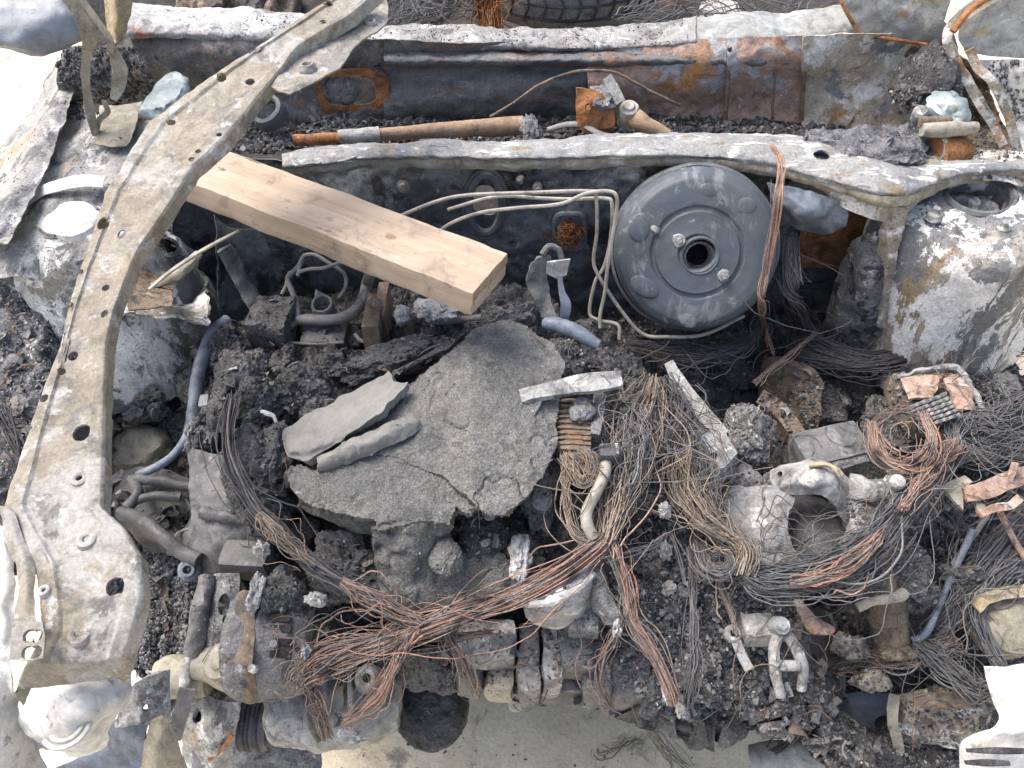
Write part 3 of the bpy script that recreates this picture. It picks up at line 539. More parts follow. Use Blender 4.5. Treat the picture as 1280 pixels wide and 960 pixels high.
# raised weld seam down the tower flank and the dark arch beside it
part('tower_flange', surf([[(1108, 262, .93), (1120, 258, .937), (1136, 262, .932)], [(1098, 300, .885), (1112, 302, .893), (1126, 305, .887)], [(1093, 350, .82), (1106, 352, .83), (1118, 356, .822)], [(1088, 405, .75), (1102, 410, .757), (1114, 412, .75)]], s=.003, disp=((.002, 30), (.001, 90)), seed=19), m_corner)
part('inner_arch', surf([[(1105, 285, .885), (1070, 300, .86), (1048, 330, .80), (1034, 380, .735), (1030, 430, .67)], [(1108, 330, .855), (1082, 345, .84), (1062, 372, .785), (1050, 405, .73), (1045, 440, .67)], [(1104, 370, .80), (1085, 385, .79), (1072, 405, .75), (1064, 425, .71), (1060, 450, .66)], [(1104, 420, .74), (1090, 432, .72), (1080, 440, .70), (1074, 452, .67), (1070, 470, .64)]], s=.004, disp=((.004, 22), (.0015, 70)), seed=20), m_inner)
part('rust_gusset', surf([[Y(1000, 258, .90), Y(1040, 258, .90), Y(1100, 262, .90)], [Y(1000, 290, .895), Y(1045, 292, .895), Y(1100, 300, .90)], [Y(1000, 335, .90), Y(1035, 335, .90), Y(1060, 350, .90)]], s=.003, seed=21), m_rust)
part('torn_bracket', surf([[(958, 228, .95), (1000, 236, .945), (1040, 248, .94), (1062, 258, .93)], [(968, 252, .925), (1002, 262, .93), (1030, 272, .92), (1058, 280, .905)], [(985, 275, .885), (1010, 286, .88), (1030, 290, .88), (1050, 292, .875)]], s=.003, thick=.002, disp=((.007, 25), (.001, 90)), seed=22), m_bluep)

# left strut tower
lc = P(88, 277, .925)
LT = ([0, .04, .06, .075, .095, .115, .14, .17], [0, 0, -.010, -.028, -.065, -.11, -.18, -.28])
def on_tower(px, py, lift):
    z = .9
    for _ in range(6):
        q = P(px, py, z); z = .925 + np.interp(math.hypot(q[0] - lc[0], q[1] - lc[1]), *LT) + lift
    return P(px, py, z)
t = part('strut_tower', lathe(lc, (.08, -.05, 1), [(.0005, .002), (.03, .001), (.04, 0), (.06, -.010), (.075, -.028), (.095, -.065), (.115, -.11), (.138, -.175), (.146, -.205)], seg=120, sub=7, disp=((.004, 18), (.0015, 70)), seed=23), m_towerl)
part('tower_cap', lathe(lc + np.array([.0, 0, .006]), (.05, -.05, 1), [(.0005, .003), (.022, .002), (.034, -.002), (.038, -.010)], seg=40, disp=((.002, 40),)), m_white, t)
part('tower_rim', tube([lc + np.array([.034 * math.cos(a), .034 * math.sin(a), .004]) for a in np.linspace(.6, 4.6, 20)], .002, seg=6), m_dark, t)
# bracket box with a square opening on the inner flank of the left tower
q = [(165, 322, .845), (192, 285, .865), (218, 300, .855), (208, 345, .83)]
part('tower_pocket', surf([[on_tower(x, y, l + .02) for x, y, l in r] for r in (((160, 292, .004), (188, 268, .010), (222, 282, .010), (255, 296, .004)), ((158, 320, .008), (182, 300, .016), (215, 308, .016), (258, 330, .004)), ((152, 356, .008), (180, 345, .018), (218, 352, .016), (258, 365, .004)), ((142, 395, .003), (185, 390, .010), (225, 395, .008), (262, 405, .002)))], s=.0025, thick=.003, disp=((.004, 26), (.001, 80)), seed=24, edge=.003, holes=[(on_tower(186, 328, .036), .0165), (on_tower(196, 312, .036), .012), (on_tower(178, 374, .032), .010)]), m_towerl)
part('pocket_lining', surf([[on_tower(165, 300, .014), on_tower(218, 296, .015)], [on_tower(160, 388, .013), on_tower(215, 380, .013)]], s=.003, disp=((.002, 60),)), m_brown)
for k, pth in enumerate(([on_tower(162, 338, .028), on_tower(176, 345, .03), on_tower(192, 348, .03), on_tower(196, 362, .022)], [on_tower(190, 285, .024), on_tower(206, 296, .026), on_tower(226, 310, .022)], [on_tower(194, 346, .034), on_tower(204, 328, .036), on_tower(216, 308, .034)])):
    part('pocket_clip', bar(pth, .018 if k == 0 else .006, thick=.002, seed=k), m_tanp)
part('tower_wall_dark', surf([[(218, 395, .79), (232, 398, .785), (250, 405, .775), (268, 410, .765)], [(212, 430, .75), (230, 440, .735), (245, 445, .73), (262, 450, .72)], [(205, 480, .68), (225, 490, .67), (240, 495, .665), (258, 500, .66)]], s=.004, disp=((.003, 22),), seed=25), m_dark)
part('bay_side_panel', surf([[(268, 268, .90), (285, 285, .88), (330, 290, .87)], [(272, 330, .84), (300, 350, .80), (345, 345, .78)], [(275, 395, .77), (300, 400, .74), (350, 390, .73)]], s=.004, disp=((.006, 14),), seed=26), m_fire)
part('bay_strut', tube([(280, 310, .86), (300, 345, .82), (318, 378, .79), (335, 400, .77)], .012, flat=.5, disp=.002), m_cast)

# left fender apron: parallel pressed rails outside the tower
part('fender_rail', surf([[(72, 70, .90), (88, 75, .955), (100, 78, .955)], [(40, 135, .90), (62, 138, .955), (84, 140, .955)], [(-20, 215, .90), (12, 222, .955), (48, 230, .955)], [(-60, 300, .89), (-25, 300, .95), (8, 305, .95)]], s=.004, disp=((.003, 18), (.001, 80)), seed=27), m_fender)
part('fender_apron', surf([[(92, 132, .925), (112, 138, .935), (140, 142, .94), (190, 150, .93)], [(66, 172, .925), (96, 178, .94), (130, 182, .935), (180, 196, .925)], [(34, 228, .925), (70, 230, .94), (105, 232, .935), (150, 240, .925)], [(0, 290, .92), (40, 285, .93), (60, 290, .925), (120, 320, .90)], [(-40, 350, .90), (10, 345, .91), (50, 350, .90), (110, 365, .87)]], s=.004, disp=((.005, 16), (.001, 80)), seed=28, holes=[((69, 205, .935), .003), ((117, 210, .935), .004), ((138, 208, .935), .0035), ((127, 184, .93), .003)]), m_fender)
part('apron_ridge', surf([[(20, 250, .935), (60, 228, .95), (100, 218, .952), (132, 220, .945)], [(25, 262, .93), (62, 242, .945), (100, 232, .948), (128, 234, .94)]], s=.004, disp=((.002, 24),), seed=29), m_white)
part('inner_fender', surf([[(-40, 330, .90), (20, 345, .89), (70, 355, .88), (150, 350, .84)], [(-40, 400, .86), (20, 410, .85), (70, 420, .835), (150, 430, .77)], [(-40, 480, .82), (10, 490, .815), (60, 500, .80), (150, 500, .70)], [(-40, 560, .80), (0, 570, .79), (50, 590, .76), (140, 580, .62)], [(-60, 680, .78), (-20, 700, .77), (30, 720, .72), (110, 700, .6)]], s=.004, disp=((.012, 14), (.004, 60)), seed=30), m_inner)
part('fender_edge', surf([[(-10, 640, .93), (4, 660, .93), (12, 690, .92)], [(-10, 720, .92), (2, 730, .92), (18, 760, .91)], [(-15, 800, .91), (0, 810, .91), (14, 850, .9)], [(-20, 900, .88), (0, 900, .88), (30, 880, .86)], [(-20, 990, .85), (10, 985, .84), (60, 960, .8)]], s=.004, disp=((.004, 20),), seed=31), m_white)

# right side: screen pillar corner, fender top
part('pillar_panel', surf([[Y(1046, -14, 1.16), Y(1090, -14, 1.13), Y(1140, -14, 1.11), Y(1192, -14, 1.09)], [Y(1058, 20, 1.14), Y(1100, 24, 1.12), Y(1140, 28, 1.10), Y(1180, 34, 1.08)], [Y(1072, 42, 1.13), Y(1110, 46, 1.115), Y(1145, 52, 1.10), Y(1182, 58, 1.08)]], s=.004, disp=((.003, 14), (.0008, 90)), seed=32), m_pale)
part('pillar_seam', tube([Y(1048, -8, 1.14), Y(1060, 18, 1.125), Y(1075, 42, 1.115), Y(1100, 47, 1.11), Y(1150, 54, 1.09), Y(1185, 62, 1.07)], .0025, disp=.001), m_rust)
part('fender_panel', surf([[Y(1238, -14, 1.06), Y(1260, -14, 1.05), Y(1300, -14, 1.04)], [Y(1198, 36, 1.05), Y(1240, 40, 1.04), Y(1300, 44, 1.03)], [Y(1206, 64, 1.04), Y(1240, 70, 1.03), Y(1300, 74, 1.02)]], s=.004, disp=((.003, 14), (.0008, 90)), seed=33), m_pale, label='pale blue-grey fender corner behind the hinge')
part('fender_side', surf([[Y(1215, 76, 1.03), Y(1250, 74, 1.02), Y(1310, 76, 1.0)], [Y(1240, 115, 1.01), Y(1260, 118, 1.0), Y(1310, 120, .98)], [Y(1262, 165, .98), Y(1280, 170, .97), Y(1310, 176, .96)], [Y(1275, 205, .95), Y(1290, 212, .94), Y(1310, 218, .93)]], s=.004, disp=((.004, 18), (.0015, 70)), seed=34), m_white)
part('corner_pocket', surf([[Y(1130, 62, 1.12), Y(1180, 66, 1.10), Y(1235, 90, 1.06)], [Y(1135, 105, 1.13), Y(1185, 110, 1.11), Y(1245, 130, 1.05)], [Y(1130, 160, 1.10), Y(1190, 160, 1.08), Y(1262, 170, 1.0)], [(1140, 195, .93), (1200, 195, .93), (1275, 200, .93)]], s=.004, disp=((.008, 16), (.003, 60)), seed=35), m_brown)
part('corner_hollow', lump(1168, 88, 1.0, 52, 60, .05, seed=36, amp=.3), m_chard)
# bonnet hinges
h = part('bonnet_hinge', bar([Y(1250, -12, 1.04), Y(1208, 16, 1.03), Y(1184, 42, 1.02), Y(1192, 70, 1.01), Y(1206, 96, 1.0), Y(1226, 130, .98), Y(1240, 152, .97), Y(1254, 182, .95)], [.02, .016, .012, .012, .012, .012, .012, .01], thick=.004), m_corner, label='scaled cream and rust hinge of the right corner')
part('hinge_link', bar([Y(1212, 62, 1.01), Y(1222, 84, 1.0), Y(1238, 100, .985), Y(1252, 125, .975), Y(1262, 150, .965), Y(1275, 195, .95)], .011, thick=.004), m_corner, h)
part('hinge_edge', tube([Y(1245, -8, 1.025), Y(1212, 14, 1.015), Y(1190, 40, 1.005)], .004, disp=.001), m_rust, h)
h = part('bonnet_hinge', bar([Y(86, -12, 1.0), Y(104, 22, .99), Y(112, 48, .985), Y(107, 75, .985), Y(108, 110, .975), Y(112, 140, .965), Y(120, 170, .955)], [.028, .022, .018, .011, .010, .012, .008], thick=.004), m_tanp, label='grey bonnet hinge of the left corner')
part('hinge_link', bar([Y(96, -8, 1.0), Y(120, 24, .99), Y(138, 52, .98), Y(137, 66, .98)], .008, thick=.005), m_tanp, h)
part('hinge_link', bar([Y(140, 60, .985), Y(150, 85, .98), Y(148, 105, .975), Y(142, 125, .97)], [.010, .017, .017, .009], thick=.005), m_tanp, h)
part('hinge_link', bar([Y(118, 168, .96), Y(124, 150, .965), Y(134, 140, .97), Y(130, 126, .975)], .007, thick=.004), m_tanp, h)
part('hinge_base', surf([[(125, 132, .945), (150, 132, .948), (178, 126, .945)], [(122, 160, .945), (150, 162, .947), (168, 160, .945)], [(118, 180, .942), (140, 184, .943), (158, 182, .94)]], s=.003, holes=[((150, 172, .946), .003)]), m_tanp, h)
part('bonnet_corner', surf([[Y(-10, -12, 1.02), Y(30, -12, 1.02), Y(60, -12, 1.02), Y(86, -12, 1.02)], [Y(-10, 22, .99), Y(30, 26, .98), Y(70, 24, .985), Y(98, 20, 1.0)], [Y(-10, 50, .97), Y(25, 56, .96), Y(62, 58, .97), Y(104, 46, .99)], [Y(-10, 56, .985), Y(25, 65, .98), Y(50, 71, .985), Y(104, 50, 1.0)]], s=.004, disp=((.005, 12),), seed=37, holes=[(Y(3, 40, .97), .004)]), m_bluep, label='blue-grey buckled corner of the bonnet')
part('screen_pillar', surf([[Y(128, -12, 1.08), Y(146, -12, 1.06), Y(168, -12, 1.08)], [Y(132, 20, 1.07), Y(146, 22, 1.05), Y(164, 20, 1.07)], [Y(137, 48, 1.06), Y(146, 54, 1.045), Y(158, 42, 1.06)]], s=.003), m_yel)
part('screen_pillar', surf([[Y(100, -12, 1.1), Y(115, -12, 1.1), Y(130, -12, 1.1)], [Y(112, 30, 1.09), Y(122, 32, 1.09), Y(134, 30, 1.09)], [Y(120, 55, 1.08), Y(130, 57, 1.08), Y(138, 50, 1.08)]], s=.003, seed=3), m_dark)
part('hinge_well', surf([[Y(78, 62, 1.1), Y(110, 58, 1.1), Y(165, 45, 1.1)], [Y(72, 100, 1.06), Y(120, 96, 1.07), Y(185, 90, 1.07)], [P(82, 135, .925), P(130, 130, .92), P(215, 135, .90)]], s=.004, disp=((.008, 18), (.002, 70)), seed=38), m_dark)

# ------------------------------------------------------------------ the long bent steel beam lying over the bay
beam = thing('steel_beam', 'long bent tan steel beam lying diagonally over the left strut tower', 'beam', P(120, 480, .9))
rows = [(428, -14, 478, -14, 1.13), (372, 24, 440, 19, 1.125), (310, 64, 374, 58, 1.115), (222, 124, 314, 134, 1.095), (183, 152, 283, 172, 1.086), (158, 195, 243, 208, 1.075), (130, 240, 222, 242, 1.065), (107, 311, 172, 316, 1.05), (84, 380, 143, 390, 1.035), (70, 433, 134, 428, 1.025), (38, 525, 131, 528, 1.008), (3, 630, 130, 634, .992), (14, 666, 158, 664, .986), (38, 706, 175, 692, .98), (47, 745, 179, 742, .972), (50, 790, 168, 788, .962), (30, 832, 157, 822, .95), (16, 864, 150, 848, .925)]
prof = [(-.03, -.022), (.0, -.003), (.045, .001), (.20, .0022), (.24, .0), (.45, .0), (.62, .0), (.80, .0004), (.84, .002), (.97, .0015), (1.0, -.001), (1.012, -.014)]
bh = [((409, 5, 1.127), .006), ((404, 31, 1.12), .004), ((277, 96, 1.105), .0052), ((310, 98, 1.108), .0052), ((213, 150, 1.09), .0045), ((274, 169, 1.087), .003), ((248, 190, 1.08), .003), ((240, 200, 1.078), .003), ((128, 278, 1.058), .005, .6), ((151, 290, 1.056), .0035, .6), ((100, 341, 1.044), .0038), ((132, 358, 1.041), .0035), ((87, 382, 1.035), .0035), ((133, 393, 1.033), .004), ((91, 444, 1.023), .0045), ((78, 463, 1.02), .0035), ((58, 498, 1.012), .0038), ((40, 535, 1.005), .0038), ((102, 542, 1.005), .0075), ((99, 598, .998), .0045), ((146, 733, .974), .007)]
bm_ = add('beam_web', strip(rows, prof, s=.0019, thick=.0022, disp=((.0012, 9), (.0009, 30), (.0004, 110)), holes=[(h[0], h[1] * 1.02) + tuple(h[2:]) for h in bh], seed=41, edge=.0006, linv=True, linu=True), m_beam, beam)
add('overlap_flange', surf([[(432, -10, 1.108), (460, -10, 1.106), (484, -10, 1.104)], [(440, 18, 1.108), (462, 26, 1.106), (481, 30, 1.104)], [(405, 48, 1.106), (425, 58, 1.104), (446, 58, 1.102)], [(371, 60, 1.104), (398, 78, 1.102), (421, 88, 1.10)], [(345, 100, 1.10), (366, 106, 1.098), (386, 108, 1.096)], [(336, 108, 1.098), (348, 116, 1.096), (362, 119, 1.094)]], s=.0025, thick=.0022, disp=((.003, 18), (.0008, 90)), seed=42, holes=[((385, 84, 1.1), .0016)]), m_flange, beam)
for x, y, z, r in ((384, 85, 1.107, .008), (463, 30, 1.109, .007)):
    add('flange_boss', lathe((x, y, z - .004), (0, 0, 1), [(.0005, .001), (r * .4, .001), (r * .6, .005), (r * .85, .005), (r * 1.25, 0), (r * 1.3, -.003)], seg=24, disp=((.0006, 90),)), m_flange, beam)
for x, y, z, r in ((108, 674, .984, .006), (99, 792, .962, .0065), (99, 598, .9975, .0055), (55, 738, .975, .0035)):
    add('pressed_ring', lathe((x, y, z), (0, 0, 1), [(r * .45, -.001), (r * .5, .0008), (r * .8, .0016), (r * 1.2, .0008), (r * 1.4, -.003)], seg=24), m_beam if r > .004 else m_white, beam)
arm = add('edge_arm', surf([[(0, 632, .995), (8, 634, .9965), (16, 640, .995)], [(4, 672, .987), (16, 668, .989), (28, 672, .986)], [(18, 704, .981), (30, 700, .983), (42, 704, .979)], [(24, 740, .976), (35, 738, .978), (46, 742, .974)], [(20, 776, .9735), (32, 775, .9745), (46, 777, .973)]], s=.002, thick=.002, disp=((.0006, 40),), seed=43, linu=True), m_beam, beam)
def slot(x, y): return [(P(x - 3, y, .974), .0046), (P(x + 4, y, .974), .0046), (P(x, y, .974), .0047)]
add('slotted_tab', surf([[(15, 774, .974), (35, 773, .9745), (53, 778, .974)], [(14, 800, .972), (35, 800, .9725), (56, 800, .972)], [(12, 824, .969), (32, 826, .9695), (53, 822, .969)]], s=.0015, thick=.003, disp=(), edge=0, holes=slot(38, 795) + slot(36, 814)), m_flange, beam)
add('beam_edge_fold', bar([(160, 800, .955), (156, 822, .946), (146, 846, .925)], .006, thick=.003), m_tanp, beam)

# ------------------------------------------------------------------ timber
TL = [P(292, 182, .966), P(230, 226, .968), P(592, 367, .957), P(622, 312, .957)]
ex = (TL[2] - TL[1]); ex = ex / np.linalg.norm(ex); ey = TL[3] - TL[2]; ey = ey - ex * (ey @ ex); wy = np.linalg.norm(ey); ey /= wy; wy *= 1.02; ez = np.cross(ex, ey)
Lx = np.linalg.norm(TL[2] - TL[1]); start = TL[1] - ex * .02; Lx += .02; th = .034
V, F = box(np.zeros(3), (Lx, wy, th), bevel=.0022, s=.004); V = warp(V, ((.0012, 14), (.0005, 80)), None, 3)
endm = smooth(Lx / 2 - .004, Lx / 2, V[:, 0]); V[:, 0] += endm * (.0007 * fbm(V * np.array([0, 1, 1]), 160, 3, 2) - .003 * (V[:, 2] < 0))
cc = start + ex * Lx / 2 + ey * wy / 2 - ez * th / 2
m_wood = wood_material(float(Lx / 2))
wo = add('timber_block', (V, F), m_wood, label='pale pine timber block wedged under the steel beam', cat='timber', sharp=30)
wo.matrix_world = Matrix.Translation(cc) @ Matrix(np.stack([ex, ey, ez], 1).tolist()).to_4x4()
me = wo.data; off = V.min(0) * .5 + V.max(0) * .5; off[2] = V[:, 2].min()
me.transform(Matrix.Translation(off.tolist()))

# ------------------------------------------------------------------ brake booster
ax = np.array([-.12, -.84, .53]); ax /= np.linalg.norm(ax); bc = Y(868, 312, .80)
boo = thing('brake_booster', 'blue-grey round brake booster drum with an open centre hole', 'brake booster', bc - np.array([0, 0, .12]))
sh = add('front_shell', lathe(bc, ax, [(.0215, .030), (.0215, .039), (.024, .041), (.030, .040), (.045, .039), (.0505, .039), (.053, .035), (.056, .0345), (.059, .0370), (.075, .0365), (.089, .0345), (.097, .029), (.1020, .018), (.1045, -.004)], seg=96, sub=5, disp=((.0012, 18),), seed=3), m_boost, boo)
add('crimp_rim', lathe(bc, ax, [(.1045, -.004), (.108, -.006), (.109, -.012), (.107, -.016), (.107, -.05), (.09, -.08)], seg=96, disp=((.0008, 30),)), m_ring, boo)
u, v, w = basis(ax)
def on_boo(px, py, h):
    r = ray(px, py); q = bc + ax * h; return CAM + r * (((q - CAM) @ ax) / (r @ ax))
for k in range(5):
    add('return_spring', tube([on_boo(874, 321, .02) + (.0185 - k * .0007) * (math.cos(a) * u + math.sin(a) * v) - ax * (k * .007 - .002) for a in np.linspace(0, 6.28, 20)], .0018, seg=6), m_castl, boo)
add('hub_floor', lathe(on_boo(874, 321, -.03), ax, [(.0005, 0), (.012, .002), (.024, -.004)], seg=24), m_chard, boo)
add('hub_collar', lathe(on_boo(875, 320, .0395), ax, [(.0205, -.010), (.0205, .001), (.0225, .0022), (.0245, .001), (.026, -.001)], seg=40), m_boost, boo)
for x, y, h in ((818, 284, .032), (904, 344, .0385), (849, 301, .0395)):
    st = add('stud', lathe(on_boo(x, y, h), ax, [(.0005, .010), (.0035, .010), (.004, .004), (.0075, .004), (.0085, .001), (.010, -.002)], seg=10, disp=((.0012, 90),)), m_castl, boo)
for x, y, wd, hg, rt in ((806, 357, .018, .011, 25), (800, 284, .012, .016, 0), (858, 396, .012, .009, 40), (930, 258, .012, .010, 0), (885, 238, .012, .008, 0)):
    V, F = ico(4); a = math.radians(rt); q = V * np.array([wd * 1.15, hg * 1.15, .0032]); q = q @ rot(0, 0, a).T
    c0 = on_boo(x, y, .026 if (x, y) not in ((858, 396),) else .019)
    dr = np.linalg.norm(c0 - bc - ax * ((c0 - bc) @ ax)); c0 = c0 - ax * ((c0 - bc) @ ax) + ax * np.interp(dr, [.05, .06, .075, .089, .097, .102], [.038, .037, .0365, .0345, .029, .018]) - ax * .001
    add('pressed_lug', (q[:, :1] * u * -1 + q[:, 1:2] * v + q[:, 2:] * ax + c0, F), m_boost, boo)
# ------------------------------------------------------------------ brake pipes
def tline(pts): return tube(pts, .0024, seg=8, s=.004)
L1 = [Y(500, 270, .80), Y(545, 252, .80), Y(585, 244, .80), Y(660, 241, .80), Y(736, 239, .80), Y(745, 246, .80), Y(746, 290, .79), Y(742, 325, .78), Y(749, 346, .77), Y(775, 386, .75), Y(803, 417, .735), Y(835, 421, .73), Y(880, 418, .735), Y(930, 395, .76)]
L2 = [Y(560, 262, .82), Y(620, 246, .81), Y(680, 248, .81), Y(715, 249, .805), Y(755, 248, .805), Y(765, 256, .80), Y(763, 300, .79), Y(755, 333, .78), Y(744, 352, .77), Y(737, 390, .755), Y(748, 400, .745), Y(772, 406, .735), Y(774, 424, .725)]
L3 = [Y(548, 290, .795), Y(566, 278, .79), Y(600, 266, .79), Y(645, 260, .79), Y(700, 255, .79), Y(732, 242, .79), Y(760, 239, .79), Y(771, 247, .785), Y(769, 275, .78), Y(760, 330, .765), Y(756, 365, .755), Y(750, 394, .745), Y(750, 410, .735)]
add('brake_pipe', tline(L1), m_tube, label='cream brake pipe that runs off along the bottom of the booster', cat='pipe', group='bent brake pipes before the firewall')
add('brake_pipe', tline(L2), m_tube, label='cream brake pipe with a stepped kink at its lower end', cat='pipe', group='bent brake pipes before the firewall')
add('brake_pipe', tline(L3), m_tube, label='cream brake pipe lowest behind the timber, closest to the booster', cat='pipe', group='bent brake pipes before the firewall')

# ------------------------------------------------------------------ wiper linkage in the plenum
wl = thing('wiper_linkage', 'tan rusted wiper linkage tube lying in the plenum', 'wiper linkage', P(520, 165, .88))
add('link_tube', tube([(368, 176, .925), (400, 174, .925), (432, 172, .925)], .0085, seg=14, disp=.0006), m_rust, wl)
add('clamp_sleeve', tube([(424, 172, .927), (448, 170, .927), (474, 167, .927)], .0105, seg=14, disp=.0008), m_castl, wl)
add('link_tube', tube([(468, 169, .925), (520, 165, .925), (580, 161, .925), (620, 159, .925), (654, 157, .925)], [.009, .010, .0115, .013, .0135], seg=16, disp=.0006), m_tantube, wl)
add('crushed_end', lump(664, 158, .94, 24, 30, .012, seed=5, amp=.35, freq=2.5), m_cloth, wl)
add('crank_arm', tube([(684, 162, .925), (708, 156, .93), (730, 157, .932), (752, 168, .928), (790, 176, .92)], [.004, .0055, .0055, .005, .004], seg=10, flat=.7), m_tube2, wl)
mo = thing('wiper_motor', 'orange rusted wiper motor housing with a hole standing in the plenum', 'motor', P(745, 160, .88))
add('housing', lathe((746, 150, .90), (0, -.1, 1), [(.0005, .034), (.018, .034), (.023, .030), (.0245, .02), (.026, -.01)], seg=32, disp=((.0012, 50),)), m_rust, mo)
add('mount_face', surf([[Y(720, 110, 1.02), Y(742, 112, 1.015), Y(752, 118, 1.01)], [Y(719, 135, 1.01), Y(745, 137, 1.0), Y(768, 140, 1.0)], [Y(722, 158, 1.0), Y(745, 162, .995), Y(768, 158, .995)]], s=.002, thick=.004, holes=[(Y(735, 134, 1.005), .0045)], disp=((.0015, 50),)), m_rust, mo)
add('ash_cap', lump(752, 117, .97, 34, 22, .010, seed=6, amp=.3), m_ashg, mo)
add('strut_bar', bar([Y(758, 96, 1.02), Y(768, 112, 1.01), Y(776, 128, 1.0)], .014, thick=.005), m_castl, mo)
lv = thing('crank_lever', 'tan crank lever with a round boss beside the orange motor', 'lever', P(800, 155, .88))
add('lever_arm', tube([(784, 140, .945), (805, 155, .94), (835, 170, .93)], [.014, .012, .009], seg=14, disp=.001), m_tantube, lv)
add('pivot_boss', lathe((786, 139, .95), (-.1, -.4, 1), [(.0005, .012), (.007, .012), (.009, .009), (.013, .008), (.015, 0), (.016, -.02)], seg=28, disp=((.0006, 80),)), m_beige, lv)
add('washer_hose', tube([Y(612, 146, 1.06), Y(640, 130, 1.07), Y(675, 106, 1.08), Y(710, 92, 1.09), Y(740, 88, 1.09), Y(772, 92, 1.09), Y(805, 110, 1.08), Y(850, 132, 1.07)], .0022, seg=7, disp=.0006), m_brown, label='thin brown hose arching up over the orange motor', cat='hose')
pv = lathe((332, 136, .925), (-.2, -.5, 1), [(.016, -.012), (.016, 0), (.019, .004), (.024, .002), (.026, -.006), (.026, -.02)], seg=36, disp=((.0008, 60),))
add('pivot_ring', pv, m_ring, label='dark round pivot ring beside the beam in the plenum', cat='ring')
add('fibre_mat', surf([[(1008, 163, .955), (1060, 158, .965), (1100, 162, .96), (1130, 158, .965), (1162, 158, .96)], [(1006, 178, .967), (1060, 178, .975), (1100, 182, .972), (1130, 182, .972), (1165, 178, .968)], [(1012, 190, .965), (1060, 198, .968), (1100, 200, .968), (1135, 206, .965), (1160, 200, .962)]], s=.0025, thick=.004, disp=((.010, 26), (.003, 110)), seed=44, edge=.005), m_cloth, label='crumpled grey fibre mat on the shelf near the right tower', cat='mat')
add('melted_lump', lump(205, 112, .975, 48, 46, .022, seed=51, amp=.22, freq=1.1, fine=.02, flat=.5), m_glass, label='smooth blue-grey melted lump beside the beam at the left corner', cat='lump')
add('melted_lump', lump(1188, 126, 1.0, 46, 34, .02, seed=52, amp=.3, freq=1.2, fine=.03), m_glass, label='pale greenish melted glass lump in the right rear corner', cat='lump')
add('duct_pipe', tube([(1150, 152, .99), (1172, 153, .99), (1186, 152, .985)], .007, seg=12), m_brown, label='short rusty brown pipe under the glass lump', cat='pipe')
add('duct_pipe', tube([(1152, 162, .985), (1180, 162, .985), (1218, 160, .98)], [.008, .010, .008], seg=12, disp=.001), m_beige, label='short tan pipe beneath the rusty brown one at right rear', cat='pipe')
du = thing('air_duct', 'open dark duct mouth with a rusty collar beside the right tower', 'duct', P(1165, 192, .93))
add('duct_mouth', lathe((1160, 190, .955), (-.75, -.45, .35), [(.019, -.03), (.019, 0), (.021, .003), (.023, 0), (.024, -.03)], seg=32, disp=((.001, 50),)), m_castl, du)
add('duct_shade', lathe((1160, 190, .955), (-.75, -.45, .35), [(.0005, -.012), (.019, -.014)], seg=20), m_chard, du)  # black disc drawn for the shade inside the duct
add('rust_collar', tube([(1166, 196, .95), (1182, 194, .948), (1200, 190, .945)], [.024, .023, .02], seg=20, disp=.001), m_rust, du)
add('vent_knob', lathe((1150, 143, .985), (-.3, -.5, 1), [(.0005, .010), (.007, .010), (.010, .006), (.010, -.01)], seg=16), m_castl, label='small grey knob next to the rusty brown pipe', cat='knob')

# ------------------------------------------------------------------ engine: castings under the char
eng = thing('engine', 'charred transverse engine under crumbled cover remains', 'engine', P(560, 700, .3))
def ep(name, vf, mat, parent=None, **kw): return add(name, vf, mat, parent if parent is not None else eng, **kw)
ep('crankcase', box(np.array([-.02, .63, .46]), (.62, .30, .44), bevel=.03, disp=((.012, 9), (.004, 30)), s=.012), m_char)
ep('mount_casting', surf([[(150, 590, .70), (178, 585, .72), (215, 590, .71), (250, 600, .70)], [(142, 630, .69), (180, 625, .71), (215, 628, .71), (252, 635, .70)], [(165, 665, .67), (190, 665, .69), (220, 668, .70), (250, 672, .70)], [(190, 690, .64), (205, 692, .65), (228, 700, .68), (250, 708, .69)]], s=.004, thick=.01, disp=((.004, 25),), seed=45, holes=[((215, 648, .71), .018), ((158, 625, .70), .014)]), m_castd)
for pth, r in (([(150, 640, .73), (180, 652, .73), (205, 672, .73), (228, 690, .72), (250, 700, .72)], .010), ([(165, 600, .73), (172, 618, .735), (160, 634, .73)], .009), ([(168, 600, .735), (195, 600, .735), (225, 606, .73), (246, 608, .73)], .008), ([(165, 628, .73), (195, 620, .735), (226, 621, .73)], .007)):
    ep('mount_rib', tube(pth, r * .8, seg=12, disp=.001), m_castd)
ep('timing_cover', surf([[(236, 560, .76), (262, 566, .765), (300, 575, .77), (330, 590, .765)], [(234, 610, .745), (264, 620, .75), (300, 630, .755), (335, 640, .75)], [(238, 660, .725), (266, 664, .735), (300, 668, .735), (340, 672, .73)], [(246, 700, .70), (270, 708, .705), (300, 706, .705), (340, 700, .705)], [(250, 716, .66), (275, 720, .66), (305, 716, .66), (340, 708, .67)]], s=.004, thick=.006, disp=((.006, 20), (.0015, 70)), seed=46), m_cast)
ep('cover_rib', tube([(252, 640, .75), (275, 645, .752), (298, 648, .752), (322, 655, .75)], .007, seg=10, disp=.0015), m_cast)
ep('cover_step', block(305, 690, .742, 62, 34, .04, rz=-4, bevel=.006), m_cast)
ep('fluid_fitting', lathe((239, 712, .70), (.15, -.55, 1), [(.0045, .002), (.0048, .018), (.008, .018), (.0085, .012), (.012, .011), (.0135, .006), (.0135, -.002), (.011, -.006), (.013, -.02)], seg=28), m_bluehose)
